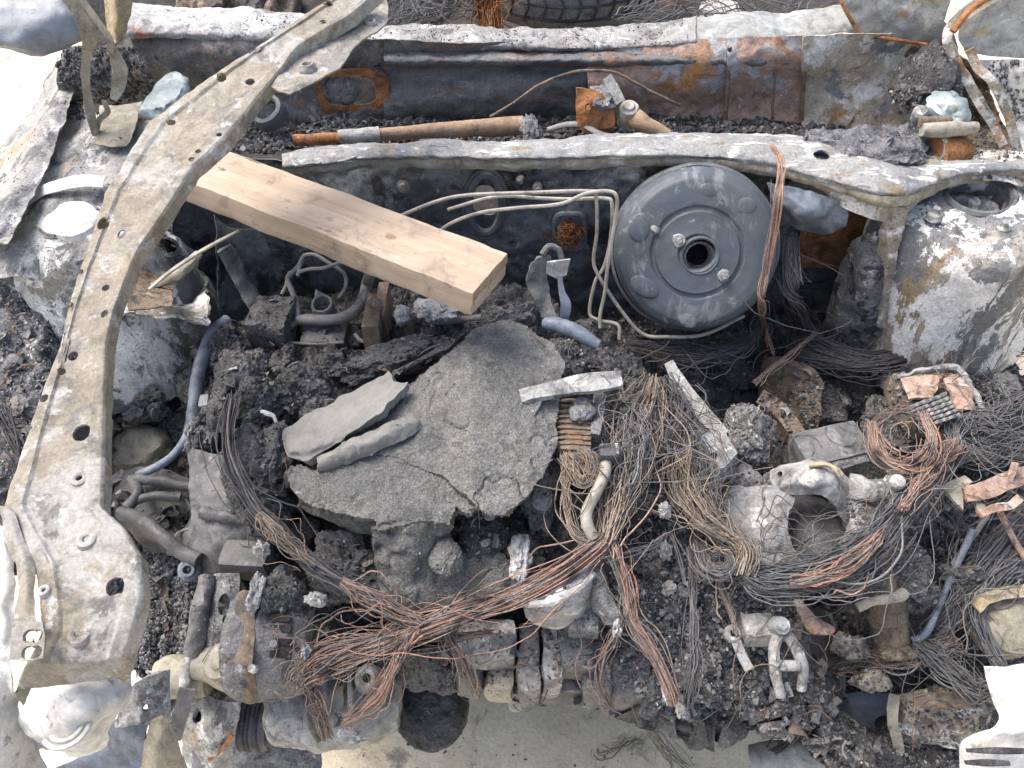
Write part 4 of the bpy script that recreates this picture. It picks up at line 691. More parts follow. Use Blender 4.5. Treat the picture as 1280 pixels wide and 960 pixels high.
ep('vacuum_pipe', tube([Y(466, 335, .70), (460, 350, .82), (454, 374, .805), (440, 392, .80), (415, 399, .80), (372, 400, .798)], [.007, .0075, .0078, .0078, .0075, .007], seg=14, disp=.0008), m_tube2)
cu = ep('valve_cup', lathe((404, 385, .80), (.05, -.3, 1), [(.010, -.01), (.011, .012), (.0135, .013), (.0145, .008), (.016, -.02)], seg=28, disp=((.0008, 70),)), m_tube2); ep('valve_cone', lathe((401, 374, .80), (-.1, -.2, 1), [(.0005, .022), (.004, .014), (.009, 0)], seg=18, disp=((.001, 70),)), m_beige, cu)
ep('valve_body', block(405, 412, .785, 58, 30, .04, bevel=.005), m_cast)
ep('bracket_post', block(466, 385, .82, 22, 66, .05, rz=3, bevel=.004, tilt=(-12, 0)), m_brown); ep('bracket_post', block(476, 372, .815, 16, 44, .05, bevel=.004), m_tantube)
ep('bracket_foot', tube([(444, 418, .79), (452, 426, .792), (466, 428, .792), (474, 418, .79)], .0025, seg=6), m_tube2)
ep('rail_pipe', tube([(540, 402, .80), (575, 400, .80), (610, 396, .80)], .005, seg=10), m_tube2); ep('rail_pipe', tube([(360, 428, .785), (395, 430, .785), (430, 428, .785)], .0018, seg=6), m_tube2)
ep('coil_block', block(338, 388, .815, 52, 40, .05, rz=-4, bevel=.006, disp=((.006, 25), (.0025, 80))), m_char)
for k, pth in enumerate(([(372, 345, .83), (378, 322, .845), (392, 318, .85), (410, 328, .845), (430, 342, .835), (432, 358, .82), (424, 372, .805)], [(373, 340, .835), (388, 336, .84), (405, 335, .845), (428, 327, .85)], [(382, 318, .845), (372, 335, .835), (360, 348, .82), (368, 372, .81), (372, 398, .80), (358, 412, .79)], [(362, 340, .825), (357, 358, .815), (352, 368, .81)])):
    ep('fuel_pipe', tube(pth, .0024 if k != 2 else .0038, seg=8), m_tube if k != 2 else m_tube2)
# injectors covered with white fuzz
ep('injector', lump(503, 390, .82, 22, 18, .012, seed=61, amp=.25), m_ash); ep('injector', lathe((505, 394, .815), (-.3, -.6, 1), [(.0005, .012), (.004, .012), (.006, .004), (.007, -.02)], seg=14), m_beige)

# remains of the engine cover: granular grey slabs
cov = thing('engine_cover', 'big grey sandy crust of melted engine cover in the middle', 'engine cover', P(540, 600, .72))
def outside(poly, amp=3.0, seed=0):
    q = np.array(poly, float)
    def f(C):
        x = proj(C) + amp * np.stack([fbm(C, 45, 4, seed + 3), fbm(C, 45, 4, seed + 4)], 1); ins = np.zeros(len(x), bool)
        for k in range(len(q)):
            (x0, y0), (x1, y1) = q[k], q[k - 1]
            if y0 != y1: ins ^= ((y0 > x[:, 1]) != (y1 > x[:, 1])) & (x[:, 0] < (x1 - x0) * (x[:, 1] - y0) / (y1 - y0) + x0)
        return ~ins
    return f
G4 = lambda zz, xs_, ys_: [[(x, y, zz[i][k]) for k, x in enumerate(xs_)] for i, y in enumerate(ys_)]
add('crust_slab', surf(G4([[.846, .852, .856, .85, .842], [.848, .858, .864, .856, .842], [.846, .858, .866, .852, .836], [.84, .852, .858, .846, .828], [.832, .842, .846, .836, .82]], (400, 500, 590, 660, 715), (395, 460, 530, 590, 660)), s=.0018, thick=.012, disp=((.0014, 9), (.0010, 45), (.0007, 200)), seed=47, edge=.001, linu=True, linv=True, crack=.003,
    cut=outside([(478, 492), (512, 480), (540, 458), (562, 440), (582, 420), (604, 406), (640, 402), (662, 410), (692, 430), (704, 452), (700, 500), (698, 548), (682, 588), (662, 618), (630, 642), (604, 640), (588, 626), (560, 600), (500, 572), (452, 566), (440, 540)], seed=1)), m_slab, cov)
add('crust_slab', surf(G4([[.842, .852, .858, .852], [.836, .848, .852, .846], [.822, .834, .838, .834]], (350, 440, 530, 620), (540, 600, 670)), s=.0018, thick=.012, disp=((.0016, 11), (.0010, 45), (.0007, 200)), seed=57, edge=.001, linu=True, linv=True, crack=.003,
    cut=outside([(358, 590), (376, 580), (402, 588), (440, 572), (470, 556), (520, 560), (572, 590), (602, 628), (590, 640), (568, 632), (560, 656), (520, 652), (474, 664), (468, 650), (420, 640), (380, 628), (364, 610)], seed=2)), m_slab, cov)
add('smooth_flap', surf([[(486, 464, .864), (497, 478, .874), (512, 480, .874)], [(420, 500, .866), (440, 520, .872), (478, 512, .876)], [(358, 534, .852), (375, 560, .858), (430, 548, .866)], [(354, 556, .842), (362, 572, .845), (385, 575, .852)]], s=.002, thick=.010, disp=((.0012, 25), (.0005, 140)), crack=.0015, seed=48, edge=.003), m_slabs, cov)
add('crust_fold', surf([[(395, 572, .858), (440, 548, .872), (485, 528, .878), (510, 515, .874)], [(400, 582, .855), (450, 560, .868), (490, 540, .874), (520, 525, .87)], [(400, 592, .84), (455, 572, .855), (500, 552, .862), (530, 535, .86)]], s=.002, thick=.006, disp=((.003, 30), (.001, 120)), seed=49, edge=.003), m_slabs, cov)
add('crust_slab', surf([[(360, 580, .825), (385, 585, .838), (410, 592, .845)], [(358, 600, .82), (385, 605, .838), (415, 608, .842)], [(372, 628, .805), (392, 630, .82), (412, 622, .83)]], s=.002, thick=.01, disp=((.004, 40), (.0015, 140)), seed=50, edge=.003), m_slab, cov)
add('crust_slab', surf([[(372, 632, .80), (420, 640, .81), (470, 645, .82)], [(395, 645, .79), (430, 655, .80), (470, 662, .805)], [(420, 655, .775), (445, 664, .78), (470, 672, .785)]], s=.0025, thick=.008, disp=((.003, 30),), seed=51, edge=.002), m_slab, cov)
add('crust_slab', surf([[(466, 645, .825), (520, 640, .84), (570, 632, .835)], [(465, 665, .82), (520, 662, .835), (568, 655, .825)], [(466, 690, .80), (515, 688, .815), (560, 680, .80)], [(470, 725, .775), (510, 728, .785), (560, 712, .775)], [(470, 755, .755), (520, 765, .755), (585, 745, .755)]], s=.0022, thick=.01, disp=((.003, 14), (.0015, 60), (.0008, 180)), seed=52, edge=.004, crack=.004), m_slab, cov)
add('crust_slab', surf([[(540, 700, .78), (600, 690, .78), (650, 700, .77)], [(545, 730, .765), (600, 728, .765), (660, 722, .76)], [(500, 768, .745), (590, 760, .745), (650, 748, .745)]], s=.0025, thick=.01, disp=((.004, 16), (.002, 70), (.0008, 180)), seed=53, edge=.004), m_slab, cov)
add('crust_lump', lump(558, 690, .808, 40, 44, .014, seed=62, amp=.14, fine=.06, sub=5), m_slab, cov)
add('side_wall', surf([[(560, 440, .835), (600, 405, .84), (650, 398, .84)], [(500, 462, .83), (520, 452, .835), (560, 430, .835)], [(490, 470, .82), (510, 462, .82), (540, 440, .82)]], s=.003, thick=.006, disp=((.003, 40),), seed=54), m_char, cov)

# fused char lumps around the cover
def charl(x, y, z, w, h, hz, label, seed, mat=None, **kw):
    return add('char_lump', lump(x, y, z, w, h, hz, seed=seed, sub=5, fine=kw.pop('fine', .09), **kw), mat or m_char, label=label, cat='char lump', group='charred lumps on the engine')
charl(298, 470, .835, 72, 90, .035, 'rough black char lump just right of the blue-grey hose', 71)
charl(320, 492, .838, 56, 44, .03, 'small rounded char lump above the white clip fragment', 72)
charl(376, 478, .835, 74, 50, .03, 'wedge of black char above the smooth grey flap', 73, rz=-15)
charl(322, 565, .83, 84, 92, .04, 'largest rounded black char lump left of the smooth flap', 74)
charl(318, 616, .80, 74, 60, .035, 'char lump below the largest one beside the black cable', 75)
charl(400, 508, .832, 56, 40, .025, 'brownish char lump touching the upper edge of the smooth flap', 76, rz=25)
charl(270, 430, .80, 60, 50, .03, 'crumbly char lump above the blue-grey hose bend', 77)
charl(430, 700, .765, 100, 70, .035, 'wide grey char lump below the left end of the cover', 78, m_char)
charl(345, 735, .755, 66, 58, .03, 'pale grey char lump above the alternator slots', 79, m_slab)
charl(640, 395, .84, 90, 40, .035, 'dark char ridge against the end of the timber', 80, rz=20)
charl(700, 440, .835, 60, 54, .03, 'char lump under the short blue-grey pipe stub', 81)
charl(600, 660, .79, 60, 50, .03, 'cracked black char below the cover right of the round lump', 82, m_chard)
charl(675, 590, .80, 52, 90, .03, 'grey char lump between the cover and ribbed coil', 83, m_slab)
charl(650, 690, .765, 60, 50, .03, 'dark char lump beside the white ash patch', 84)
charl(255, 530, .77, 40, 60, .03, 'grey char lump beside the lower blue-grey hose', 85, m_ashg)
charl(500, 440, .815, 140, 34, .02, 'long ridged black char seam above the cover', 86, rz=22)

# ------------------------------------------------------------------ alternator and its neighbours, lower left
alt = thing('alternator', 'silver alternator with vent slots and a beige pulley bracket, lower left', 'alternator', P(310, 820, .55))
def hx(x0, x1, y, z, r, **kw):
    n = len(r); return tube([P(x0 + (x1 - x0) * k / (n - 1), y, z) for k in range(n)], r, seg=36, s=.002, **kw)
add('pulley_hub', hx(196, 262, 846, .665, [.017, .022, .0225, .0225, .0225, .022, .02], disp=.0008), m_beige, alt)
add('pulley_flange', hx(238, 250, 842, .668, [.028, .0305, .031, .029], disp=.0008), m_castl, alt)
add('drive_nose', hx(246, 304, 828, .688, [.018, .0195, .0215, .026, .030, .034, .036], disp=.0008), m_beige, alt)
add('nose_boss', lathe((272, 832, .718), (-.1, -.25, 1), [(.0005, .003), (.004, .003), (.006, .0015), (.013, .001), (.015, -.004)], seg=24), m_beige, alt)
hs = add('housing', hx(296, 392, 806, .690, [.052, .056, .057, .057, .057, .056, .055, .050, .040], disp=.0015), m_ashg, alt)
add('clamp_strap', surf([[(296, 742, .745), (308, 738, .752), (322, 742, .752)], [(294, 780, .742), (306, 780, .750), (318, 782, .748)], [(292, 820, .735), (305, 822, .742), (316, 824, .742)], [(294, 834, .73), (308, 836, .735), (318, 838, .735)], [(298, 850, .715), (310, 852, .72), (320, 852, .72)], [(306, 876, .69), (314, 878, .69), (322, 876, .69)]], s=.0025, thick=.003, disp=((.002, 35),), seed=61), m_brown, alt)
for k, y in enumerate((772, 785, 802, 816)):
    add('slot_shade', block(350, y, .7488 - k * .0036, 27, 9, .004, bevel=.0008, disp=(), s=.004, tilt=(8 + 9 * k, 0)), m_cabin, hs)  # raised near-black bars painted as the shade inside the slots
for x, y in ((300, 836), (316, 836), (343, 805)): add('bolt', lathe((x, y, .742), (0, -.3, 1), [(.0005, .004), (.004, .004), (.0045, -.004)], seg=8), m_castl, alt)
bk = thing('mounting_bracket', 'dark slotted mounting bracket rising above the beige pulley', 'bracket', P(268, 760, .6))
add('bracket_web', surf([[(252, 720, .72), (272, 716, .735), (300, 718, .735)], [(250, 750, .715), (270, 748, .73), (298, 750, .73)], [(244, 790, .705), (268, 790, .72), (296, 790, .72)], [(236, 820, .69), (255, 822, .70), (290, 812, .71)]], s=.002, thick=.008, disp=((.002, 30), (.0008, 90)), holes=[((279, 756, .73), .006, .5), ((284, 774, .726), .0055), ((285, 788, .722), .0055)], seed=62), m_ashg, bk)
add('bracket_rib', tube([(258, 722, .735), (254, 750, .733), (246, 785, .722), (240, 818, .705)], .009, seg=12, disp=.002), m_cast, bk)
rb = thing('belt_pulley', 'black ribbed belt pulley at the bottom left', 'pulley', P(322, 905, .5))
V, F = hx(303, 342, 905, .585, [.022] + [.030, .0265] * 6 + [.029, .020]); add('ribbed_rim', (V, F), m_belt, rb)
add('pulley_face', hx(340, 346, 905, .585, [.024, .024, .012]), m_cast, rb)
cp = thing('compressor', 'bluish-grey smooth compressor housing below the copper wires', 'compressor', P(420, 870, .4))
add('housing', hx(345, 500, 878, .60, [.030, .044, .049, .050, .049, .047, .044, .038, .024], disp=.003), m_pale, cp)
add('end_cover', hx(338, 392, 880, .605, [.030, .042, .044, .044, .045, .046, .044], disp=.002), m_castl, cp)
for x in (404, 436): add('casting_rib', tube([(x, 832, .652), (x + 1, 850, .658), (x + 2, 880, .655), (x + 1, 912, .64)], .003, seg=8), m_castl, cp)
for x, y in ((412, 842), (478, 876), (418, 900)): add('bolt', lathe((x, y, .656), (0, -.3, 1), [(.0005, .006), (.005, .006), (.0055, .001), (.008, 0), (.008, -.006)], seg=8), m_cast, cp)
for k in range(5): add('cooling_fin', tube([P(362 + k * 5, 812 + 3 * k, .735 - .004 * k), P(372 + k * 5, 832 + 3 * k, .722 - .004 * k)], .0018, seg=6), m_castl, alt)
add('shaft_eye', lathe((460, 848, .665), (.05, -.35, 1), [(.004, .002), (.005, .010), (.009, .011), (.013, .006), (.016, -.006)], seg=24, disp=((.0008, 80),)), m_pale, cp)
add('clutch_edge', tube([(384, 862, .655), (382, 885, .652), (388, 908, .64), (398, 926, .62)], .003, seg=8), m_cast, cp)
add('oil_filter', lathe((537, 890, .56), (0, -.35, .93), [(.0005, .012), (.018, .013), (.032, .009), (.040, .002), (.0435, -.010), (.044, -.04), (.040, -.09)], seg=72, sub=8, disp=((.0022, 35), (.0014, 130)), seed=5), m_chard, label='round black charred oil filter hanging over the pale ground', cat='oil filter')
add('char_lump', lump(545, 832, .655, 90, 44, .03, seed=92, sub=5, amp=.2, fine=.07), m_char, label='grey-black burnt mass between the dropping wires and filter', cat='char lump', group='charred lumps on the engine')

# engine front edge: castings seen from above along the bottom
for k, (x, y, z, w, h, hz, rz, mt, nm) in enumerate([
    (608, 796, .72, 72, 40, .05, 2, m_castl, 'water_rail'), (586, 830, .68, 34, 40, .05, 0, m_cast, 'cast_boss'), (625, 838, .675, 34, 36, .05, 0, m_beige, 'sensor_block'),
    (662, 818, .70, 26, 86, .06, 0, m_cast, 'front_rib'), (690, 812, .70, 26, 70, .06, 0, m_castl, 'front_rib'), (722, 800, .71, 44, 60, .05, 0, m_cast, 'cast_boss'),
    (700, 850, .66, 80, 24, .05, 0, m_cast, 'sump_flange'), (745, 830, .68, 36, 60, .06, 0, m_ashg, 'cast_boss'), (648, 862, .63, 24, 20, .05, 0, m_castl, 'sump_lug'), (730, 770, .74, 40, 24, .04, 0, m_castl, 'cast_boss'), (786, 836, .665, 56, 60, .06, 12, m_cast, 'cast_boss')]):
    ep(nm, block(x, y, z, w, h, hz, rz=rz, bevel=.006, disp=((.003, 28), (.0012, 80)), seed=k), mt)
ep('thermostat_elbow', surf([[(652, 742, .765), (690, 728, .785), (722, 706, .79), (744, 700, .78)], [(654, 758, .762), (690, 752, .79), (725, 738, .79), (748, 720, .775)], [(658, 772, .745), (690, 775, .765), (722, 766, .765), (744, 748, .755)], [(670, 782, .71), (695, 786, .72), (722, 780, .725), (738, 765, .72)]], s=.0025, thick=.006, disp=((.002, 30),), seed=63, holes=[((690, 742, .79), .004), ((708, 736, .79), .004)]), m_castp)
ep('elbow_ring', tube([(660, 756, .78), (690, 752, .797), (722, 738, .796), (742, 718, .785)], .0035, seg=8), m_castp)
ep('support_pillar', tube([(742, 670, .775), (736, 705, .77), (748, 740, .765), (765, 775, .75)], .012, seg=12, disp=.003), m_ashg)

# ------------------------------------------------------------------ right of the cover: sensors, coil, hoses
tb = thing('broken_bracket', 'flat grey broken bracket strip crossing above the ribbed coil', 'bracket', P(715, 482, .82))
add('bracket_arm', plate([(648, 486, .862), (680, 478, .866), (722, 468, .868), (776, 462, .865), (778, 482, .862), (752, 486, .866), (720, 488, .866), (690, 494, .864), (652, 502, .86)], thick=.006, disp=((.003, 30), (.001, 90))), m_castl, tb)
add('bracket_leg', plate([(655, 498, .858), (682, 494, .86), (668, 520, .85), (656, 530, .845), (650, 515, .85)], thick=.005, disp=((.002, 40),)), m_ashg, tb)
co = thing('ignition_coil', 'brown ribbed coil body right of the grey crust', 'coil', P(720, 530, .75))
add('coil_body', block(720, 528, .835, 42, 66, .06, rz=-4, bevel=.005), m_brown, co)
for k in range(9): add('coil_rib', block(720 - .5 * k, 501 + k * 6.6, .838 - k * .0002, 44, 3.2, .008, rz=-4, bevel=.0012, disp=((.0006, 90),), s=.005), m_brown, co)
add('coil_side', block(748, 515, .838, 16, 56, .05, rz=-8, bevel=.004, disp=((.003, 40),)), m_ashg, co)
add('coil_cap', lump(728, 510, .845, 30, 30, .008, seed=93, amp=.3), m_ashg, co)
cn = thing('wire_connector', 'round grey connector with frayed ochre wires below the ribbed coil', 'connector', P(715, 570, .78))
add('plug', lathe((706, 560, .825), (0, -.3, 1), [(.0005, .008), (.006, .008), (.008, .004), (.009, -.02)], seg=20, disp=((.001, 70),)), m_castl, cn)
add('ring_body', lathe((730, 578, .82), (.1, -.4, 1), [(.004, 0), (.006, .008), (.012, .009), (.018, .003), (.019, -.02)], seg=28, disp=((.003, 60),)), m_ashg, cn)
hz_ = thing('coolant_hose', 'cream bent hose with a black clamp right of the coil', 'hose', P(745, 620, .75))
add('hose_tube', tube([(757, 572, .83), (756, 592, .83), (745, 615, .825), (734, 638, .82), (734, 655, .815), (742, 672, .805)], .0062, seg=14), m_tube, hz_)
cl = add('clamp', block(760, 561, .845, 22, 17, .02, bevel=.003, disp=()), m_belt, hz_); add('clamp_tail', block(771, 560, .843, 5, 14, .014, bevel=.001, disp=()), m_castl, cl)
fc = thing('filler_cap', 'small grey ribbed cap at the lower right edge of the crust', 'cap', P(677, 630, .77))
add('cap_body', lathe((677, 628, .79), (0, -.35, 1), [(.0005, .014), (.008, .014), (.0115, .011), (.012, -.006)], seg=24, disp=((.0008, 80),)), m_castp, fc)
for k in range(5): add('cap_rib', tube([(668 + k * 4.5, 616, .806), (667 + k * 5, 628, .80)], .0012, seg=6), m_cast, fc)
lb = thing('lifting_bracket', 'pale metal tab on a dark hook beside the timber end', 'bracket', P(695, 370, .76))
add('hook_plate', surf([[Y(664, 330, .74), Y(674, 322, .745), Y(690, 322, .75)], [Y(660, 350, .73), Y(672, 346, .735), Y(684, 344, .74)], [Y(668, 375, .715), Y(678, 372, .72), Y(688, 368, .725)], [Y(680, 400, .70), Y(688, 398, .70), Y(696, 396, .70)]], s=.002, thick=.006, disp=((.002, 40),)), m_cast, lb)
add('white_tab', plate([Y(684, 328, .72), Y(713, 324, .72), Y(708, 344, .715), Y(696, 348, .715), Y(684, 343, .715)], thick=.003), m_castp, lb)
add('blue_strap', bar([Y(700, 345, .715), Y(702, 365, .705), Y(707, 382, .695), Y(704, 402, .69)], [.006, .008, .013, .010], thick=.005), m_bluehose, lb)
add('loop', tube([Y(678, 318, .75), Y(686, 308, .755), Y(698, 312, .755), Y(702, 324, .75)], .004, seg=8), m_cast, lb)
add('pipe_stub', tube([(682, 404, .845), (702, 408, .85), (725, 418, .848), (748, 432, .84)], [.008, .0095, .0095, .007], seg=14, disp=.001), m_bluehose, label='short blue-grey pipe stub above the crust', cat='pipe')
add('blue_hose', tube([(284, 400, .80), (268, 414, .805), (256, 440, .80), (248, 470, .79), (244, 500, .78), (240, 530, .765), (228, 556, .755), (205, 578, .745), (172, 594, .735)], [.008, .0085, .0085, .0085, .0085, .008, .0055, .005, .005], seg=14, disp=.0008), m_bluehose, label='blue-grey hose curving down the left side of the engine', cat='hose')
add('dipstick', tube([(186, 362, .90), (215, 338, .905), (255, 312, .91), (299, 288, .91)], [.0025, .003, .0032, .0022], seg=8, flat=.6), m_beige, label='thin pale stick pointing out from the left tower pocket', cat='rod')
add('scorched_sleeve', tube([(190, 358, .885), (215, 346, .89), (235, 332, .895), (248, 318, .90)], [.004, .009, .0095, .006], seg=12, flat=.7, disp=.002), m_tanp, label='yellowish scorched sleeve under the thin stick', cat='sleeve')
for k, (x, y, z, r_, lab) in enumerate(((214, 258, .905, .008, 'small dark round stud near the timber corner'),)):
    add('stud', lathe((x, y, z), (0, -.3, 1), [(.0005, .012), (r_ * .7, .012), (r_, .006), (r_, -.01)], seg=16), m_cast, label=lab, cat='stud')
add('white_clip', tube([(327, 514, .868), (334, 517, .87), (342, 520, .87), (345, 528, .866)], [.002, .0028, .002, .0015], seg=7), m_ash, label='tiny white clip fragment on the char lumps', cat='clip')
add('metal_tab', block(254, 500, .815, 11, 14, .004, rz=8, bevel=.0015), m_castp, label='small pale square tab next to the blue-grey hose', cat='tab')

# ------------------------------------------------------------------ gearbox side: brackets, casting, boxes
add('steel_strip', bar([(836, 452, .80), (850, 478, .80), (872, 508, .795), (904, 544, .785)], [.012, .016, .018, .016], thick=.004), m_castl, label='narrow grey steel strip slanting below the booster', cat='strip')
mb = thing('metal_box', 'small pale grey folded metal box at the end of the slanting strip', 'box', P(892, 565, .72))
add('box_top', plate([(862, 556, .79), (884, 540, .795), (908, 542, .795), (922, 566, .79), (904, 586, .785), (890, 590, .78)], thick=.012, disp=((.0015, 40),), holes=[((893, 568, .79), .004)]), m_castl, mb)
add('box_side', plate([(890, 590, .778), (922, 568, .782), (922, 590, .75), (898, 606, .745)], thick=.004), m_ashg, mb)
charl(938, 535, .74, 70, 74, .04, 'bluish-grey burnt lump beside the brown liner panel', 101, m_ashg)
charl(935, 610, .72, 62, 80, .04, 'dark grey burnt lump below the pale metal box', 102, m_cast, fine=.04)
add('rusted_liner', surf([[(955, 445, .69), (985, 450, .70), (1015, 460, .71), (1030, 480, .70)], [(945, 490, .65), (980, 500, .67), (1010, 510, .68), (1025, 520, .68)], [(955, 545, .60), (985, 555, .62), (1010, 560, .63), (1020, 560, .63)]], s=.003, disp=((.008, 20), (.002, 80)), seed=64), m_brown, label='brown rusted liner sheet below the red wires', cat='liner')
add('liner_strip', bar([(950, 495, .73), (975, 512, .72), (1000, 545, .71)], .02, thick=.004, disp=((.004, 40),)), m_brown, label='torn olive strip leaning on the brown liner', cat='strip')
rl = thing('relay_box', 'dark charred rectangular box with a stepped lid behind the pale casting', 'box', P(1042, 560, .66))
add('box_body', block(1042, 552, .755, 92, 42, .06, rz=14, bevel=.004, disp=((.002, 25),)), m_cast, rl); add('box_step', block(1062, 572, .752, 50, 20, .05, rz=18, bevel=.003), m_ashg, rl)
gm = thing('gearbox_mount', 'pale arched cast gearbox mount round a black hollow', 'engine mount', P(1020, 650, .55))
add('arch', surf([[(962, 590, .745), (964, 612, .745), (966, 626, .735)], [(995, 578, .765), (996, 598, .775), (998, 618, .755)], [(1032, 578, .77), (1034, 600, .78), (1030, 620, .76)], [(1062, 600, .755), (1054, 618, .76), (1044, 634, .745)], [(1082, 632, .73), (1068, 644, .735), (1056, 654, .725)], [(1092, 662, .71), (1076, 668, .71), (1062, 676, .70)]], s=.0025, thick=.012, disp=((.004, 28), (.001, 90)), seed=65, holes=[((978, 594, .755), .005)]), m_castl, gm)
add('web', surf([[(905, 612, .735), (945, 606, .745), (975, 610, .75), (996, 616, .745)], [(908, 640, .73), (942, 640, .74), (968, 638, .745), (986, 642, .74)], [(918, 668, .72), (948, 674, .73), (972, 676, .735), (988, 676, .73)], [(936, 698, .705), (960, 704, .715), (984, 704, .72), (1004, 702, .715)]], s=.0025, thick=.014, disp=((.005, 22), (.001, 90)), seed=66, edge=.003), m_castl, gm)
add('side_wall', surf([[(1058, 612, .755), (1075, 622, .75), (1095, 630, .74)], [(1062, 645, .745), (1078, 652, .745), (1098, 655, .735)], [(1058, 680, .735), (1074, 686, .735), (1092, 690, .725)], [(1040, 704, .73), (1056, 712, .728), (1072, 716, .72)]], s=.0025, thick=.014, disp=((.005, 22), (.001, 90)), seed=67, edge=.003), m_castl, gm)
add('hollow', lump(1022, 660, .70, 100, 104, .045, seed=103, amp=.06, sub=5, fine=.02), m_castd, gm)  # solid lump whose black colour stands in for shade in the opening
add('arm', tube([(1062, 608, .755), (1085, 612, .76), (1105, 612, .765), (1120, 618, .76)], [.018, .016, .013, .012], seg=14, flat=.7, disp=.003), m_castl, gm)
bt = add('bolt_head', lathe((1119, 604, .775), (.1, -.4, 1), [(.0005, .012), (.006, .011), (.009, .007), (.0098, .002), (.0085, -.002), (.012, -.004)], seg=20), m_castp, gm)
add('gold_edge', tube([(1012, 582, .782), (1034, 582, .786), (1052, 594, .782)], .003, seg=8, disp=.0015), m_yel, gm)
fb = thing('fuse_box', 'melted fuse box with rows of metal fins at right', 'fuse box', P(1170, 495, .68))
add('base', block(1172, 495, .765, 92, 62, .03, rz=8, bevel=.006, disp=((.004, 25), (.0015, 90))), m_brown, fb)
add('rim', tube([(1124, 470, .775), (1160, 464, .78), (1196, 460, .78), (1210, 480, .778), (1224, 508, .77), (1222, 520, .765)], .004, seg=8, disp=.003), m_castl, fb)
add('melted_face', surf([[(1126, 472, .779), (1160, 467, .784), (1178, 470, .784)], [(1132, 488, .778), (1155, 486, .784), (1172, 486, .784)], [(1136, 500, .774), (1152, 498, .78), (1165, 496, .78)]], s=.002, thick=.004, disp=((.003, 60),), seed=67), m_pink, fb)
add('melted_face', surf([[(1180, 472, .784), (1196, 468, .784), (1206, 478, .782)], [(1186, 490, .784), (1205, 488, .784), (1214, 495, .78)], [(1196, 510, .778), (1210, 512, .778), (1220, 514, .775)]], s=.002, thick=.004, disp=((.003, 60),), seed=68), m_pink, fb)
for i in range(5):
    for k in range(6):
        add('fin', block(1146 + i * 9 + k * 3.2 - 2, 503 + k * 5.2 - i * 3.2, .786 - k * .001, 7, 3, .012, rz=35, bevel=.0008, disp=((.001, 90),), s=.006, tilt=(25, 0)), m_castl, fb)
sb = thing('salmon_bracket', 'salmon pink and tan bracket at the right edge', 'bracket', P(1230, 620, .66))
add('tan_plate', plate([(1176, 606, .75), (1206, 594, .755), (1216, 602, .755), (1204, 612, .75), (1204, 638, .745), (1196, 630, .745)], thick=.005), m_beige, sb)
add('pink_bar', bar([(1206, 618, .76), (1235, 612, .765), (1262, 600, .765), (1295, 590, .765)], [.016, .020, .02, .02], thick=.006), m_pink, sb)
add('pink_bar', bar([(1226, 642, .755), (1245, 634, .757), (1262, 632, .757), (1275, 622, .757)], .009, thick=.005), m_pink, sb)
add('upright', bar([(1262, 602, .765), (1266, 590, .775), (1269, 578, .78)], .007, thick=.004), m_pink, sb)
add('foot', plate([(1220, 628, .752), (1232, 630, .752), (1232, 646, .748), (1222, 642, .748)], thick=.004), m_beige, sb)
def rod(pts, r, mat, label, nm='rod'): return add(nm, tube(pts, r, seg=9, disp=.0005), mat, label=label, cat='rod')
rod([(1216, 662, .70), (1190, 720, .665), (1158, 790, .63), (1140, 800, .62)], .0042, m_bluehose, 'grey rod slanting down beside the rusty column')
rod([(1250, 640, .72), (1266, 672, .70), (1290, 712, .68)], .0038, m_pink, 'pinkish rod running off the right edge')
rod([(1236, 642, .71), (1215, 672, .69), (1190, 706, .67)], .003, m_tube2, 'thin dark rod below the salmon bracket')
rc_ = thing('rust_column', 'rusty brown column with a pale ring clamp at lower right', 'column', P(1112, 800, .45))
add('sleeve', tube([(1098, 694, .70), (1102, 730, .675), (1108, 770, .64), (1116, 815, .59)], [.019, .021, .0225, .022], seg=20, disp=.0025), m_brown, rc_)
add('ring_clamp', tube([(1072, 760, .705), (1092, 752, .712), (1112, 748, .712), (1128, 742, .705)], [.005, .005, .006, .007], seg=10, disp=.0015), m_beige, rc_)
add('rust_foot', lump(1122, 812, .62, 46, 18, .012, seed=104, amp=.3), m_brown, rc_)
hw = thing('clevis', 'grey two-armed clevis with a bolt at lower centre right', 'clevis', P(985, 830, .6))
add('clevis_head', lathe((976, 782, .725), (.05, -.4, 1), [(.0005, .006), (.005, .006), (.006, .003), (.009, .003), (.0105, -.006), (.011, -.02)], seg=20), m_castp, hw)
add('clevis_arm', tube([(974, 790, .715), (968, 812, .71), (969, 840, .70), (975, 870, .68)], [.006, .0062, .006, .005], seg=10, disp=.0008), m_castl, hw)
add('clevis_arm', tube([(982, 788, .715), (996, 812, .71), (1003, 836, .70), (1002, 862, .685)], [.006, .0062, .006, .005], seg=10, disp=.0008), m_castl, hw)
add('cross_bar', tube([(973, 832, .705), (998, 832, .705)], .0058, seg=10), m_castl, hw)
add('head_block', block(950, 780, .715, 44, 30, .03, rz=6, bevel=.005), m_castl, hw)
lv2 = thing('eye_lever', 'small grey lever with an eye left of the clevis', 'lever', P(925, 815, .66))
add('lever_eye', lathe((916, 792, .70), (0, -.3, 1), [(.004, -.002), (.004, .004), (.0075, .005), (.0095, .002), (.0095, -.005)], seg=24), m_castl, lv2); add('lever_arm', bar([(919, 800, .70), (928, 820, .697), (937, 838, .693)], .0105, thick=.005), m_castl, lv2)
add('trough', surf([[(990, 752, .62), (1012, 756, .60), (1035, 770, .62)], [(1000, 790, .58), (1025, 795, .56), (1050, 800, .58)], [(1010, 830, .54), (1030, 838, .52), (1055, 836, .54)], [(1018, 872, .50), (1035, 878, .48), (1056, 874, .50)]], s=.003, thick=.004, disp=((.003, 22),), seed=69), m_dark, label='dark curved steel trough right of the clevis', cat='panel')
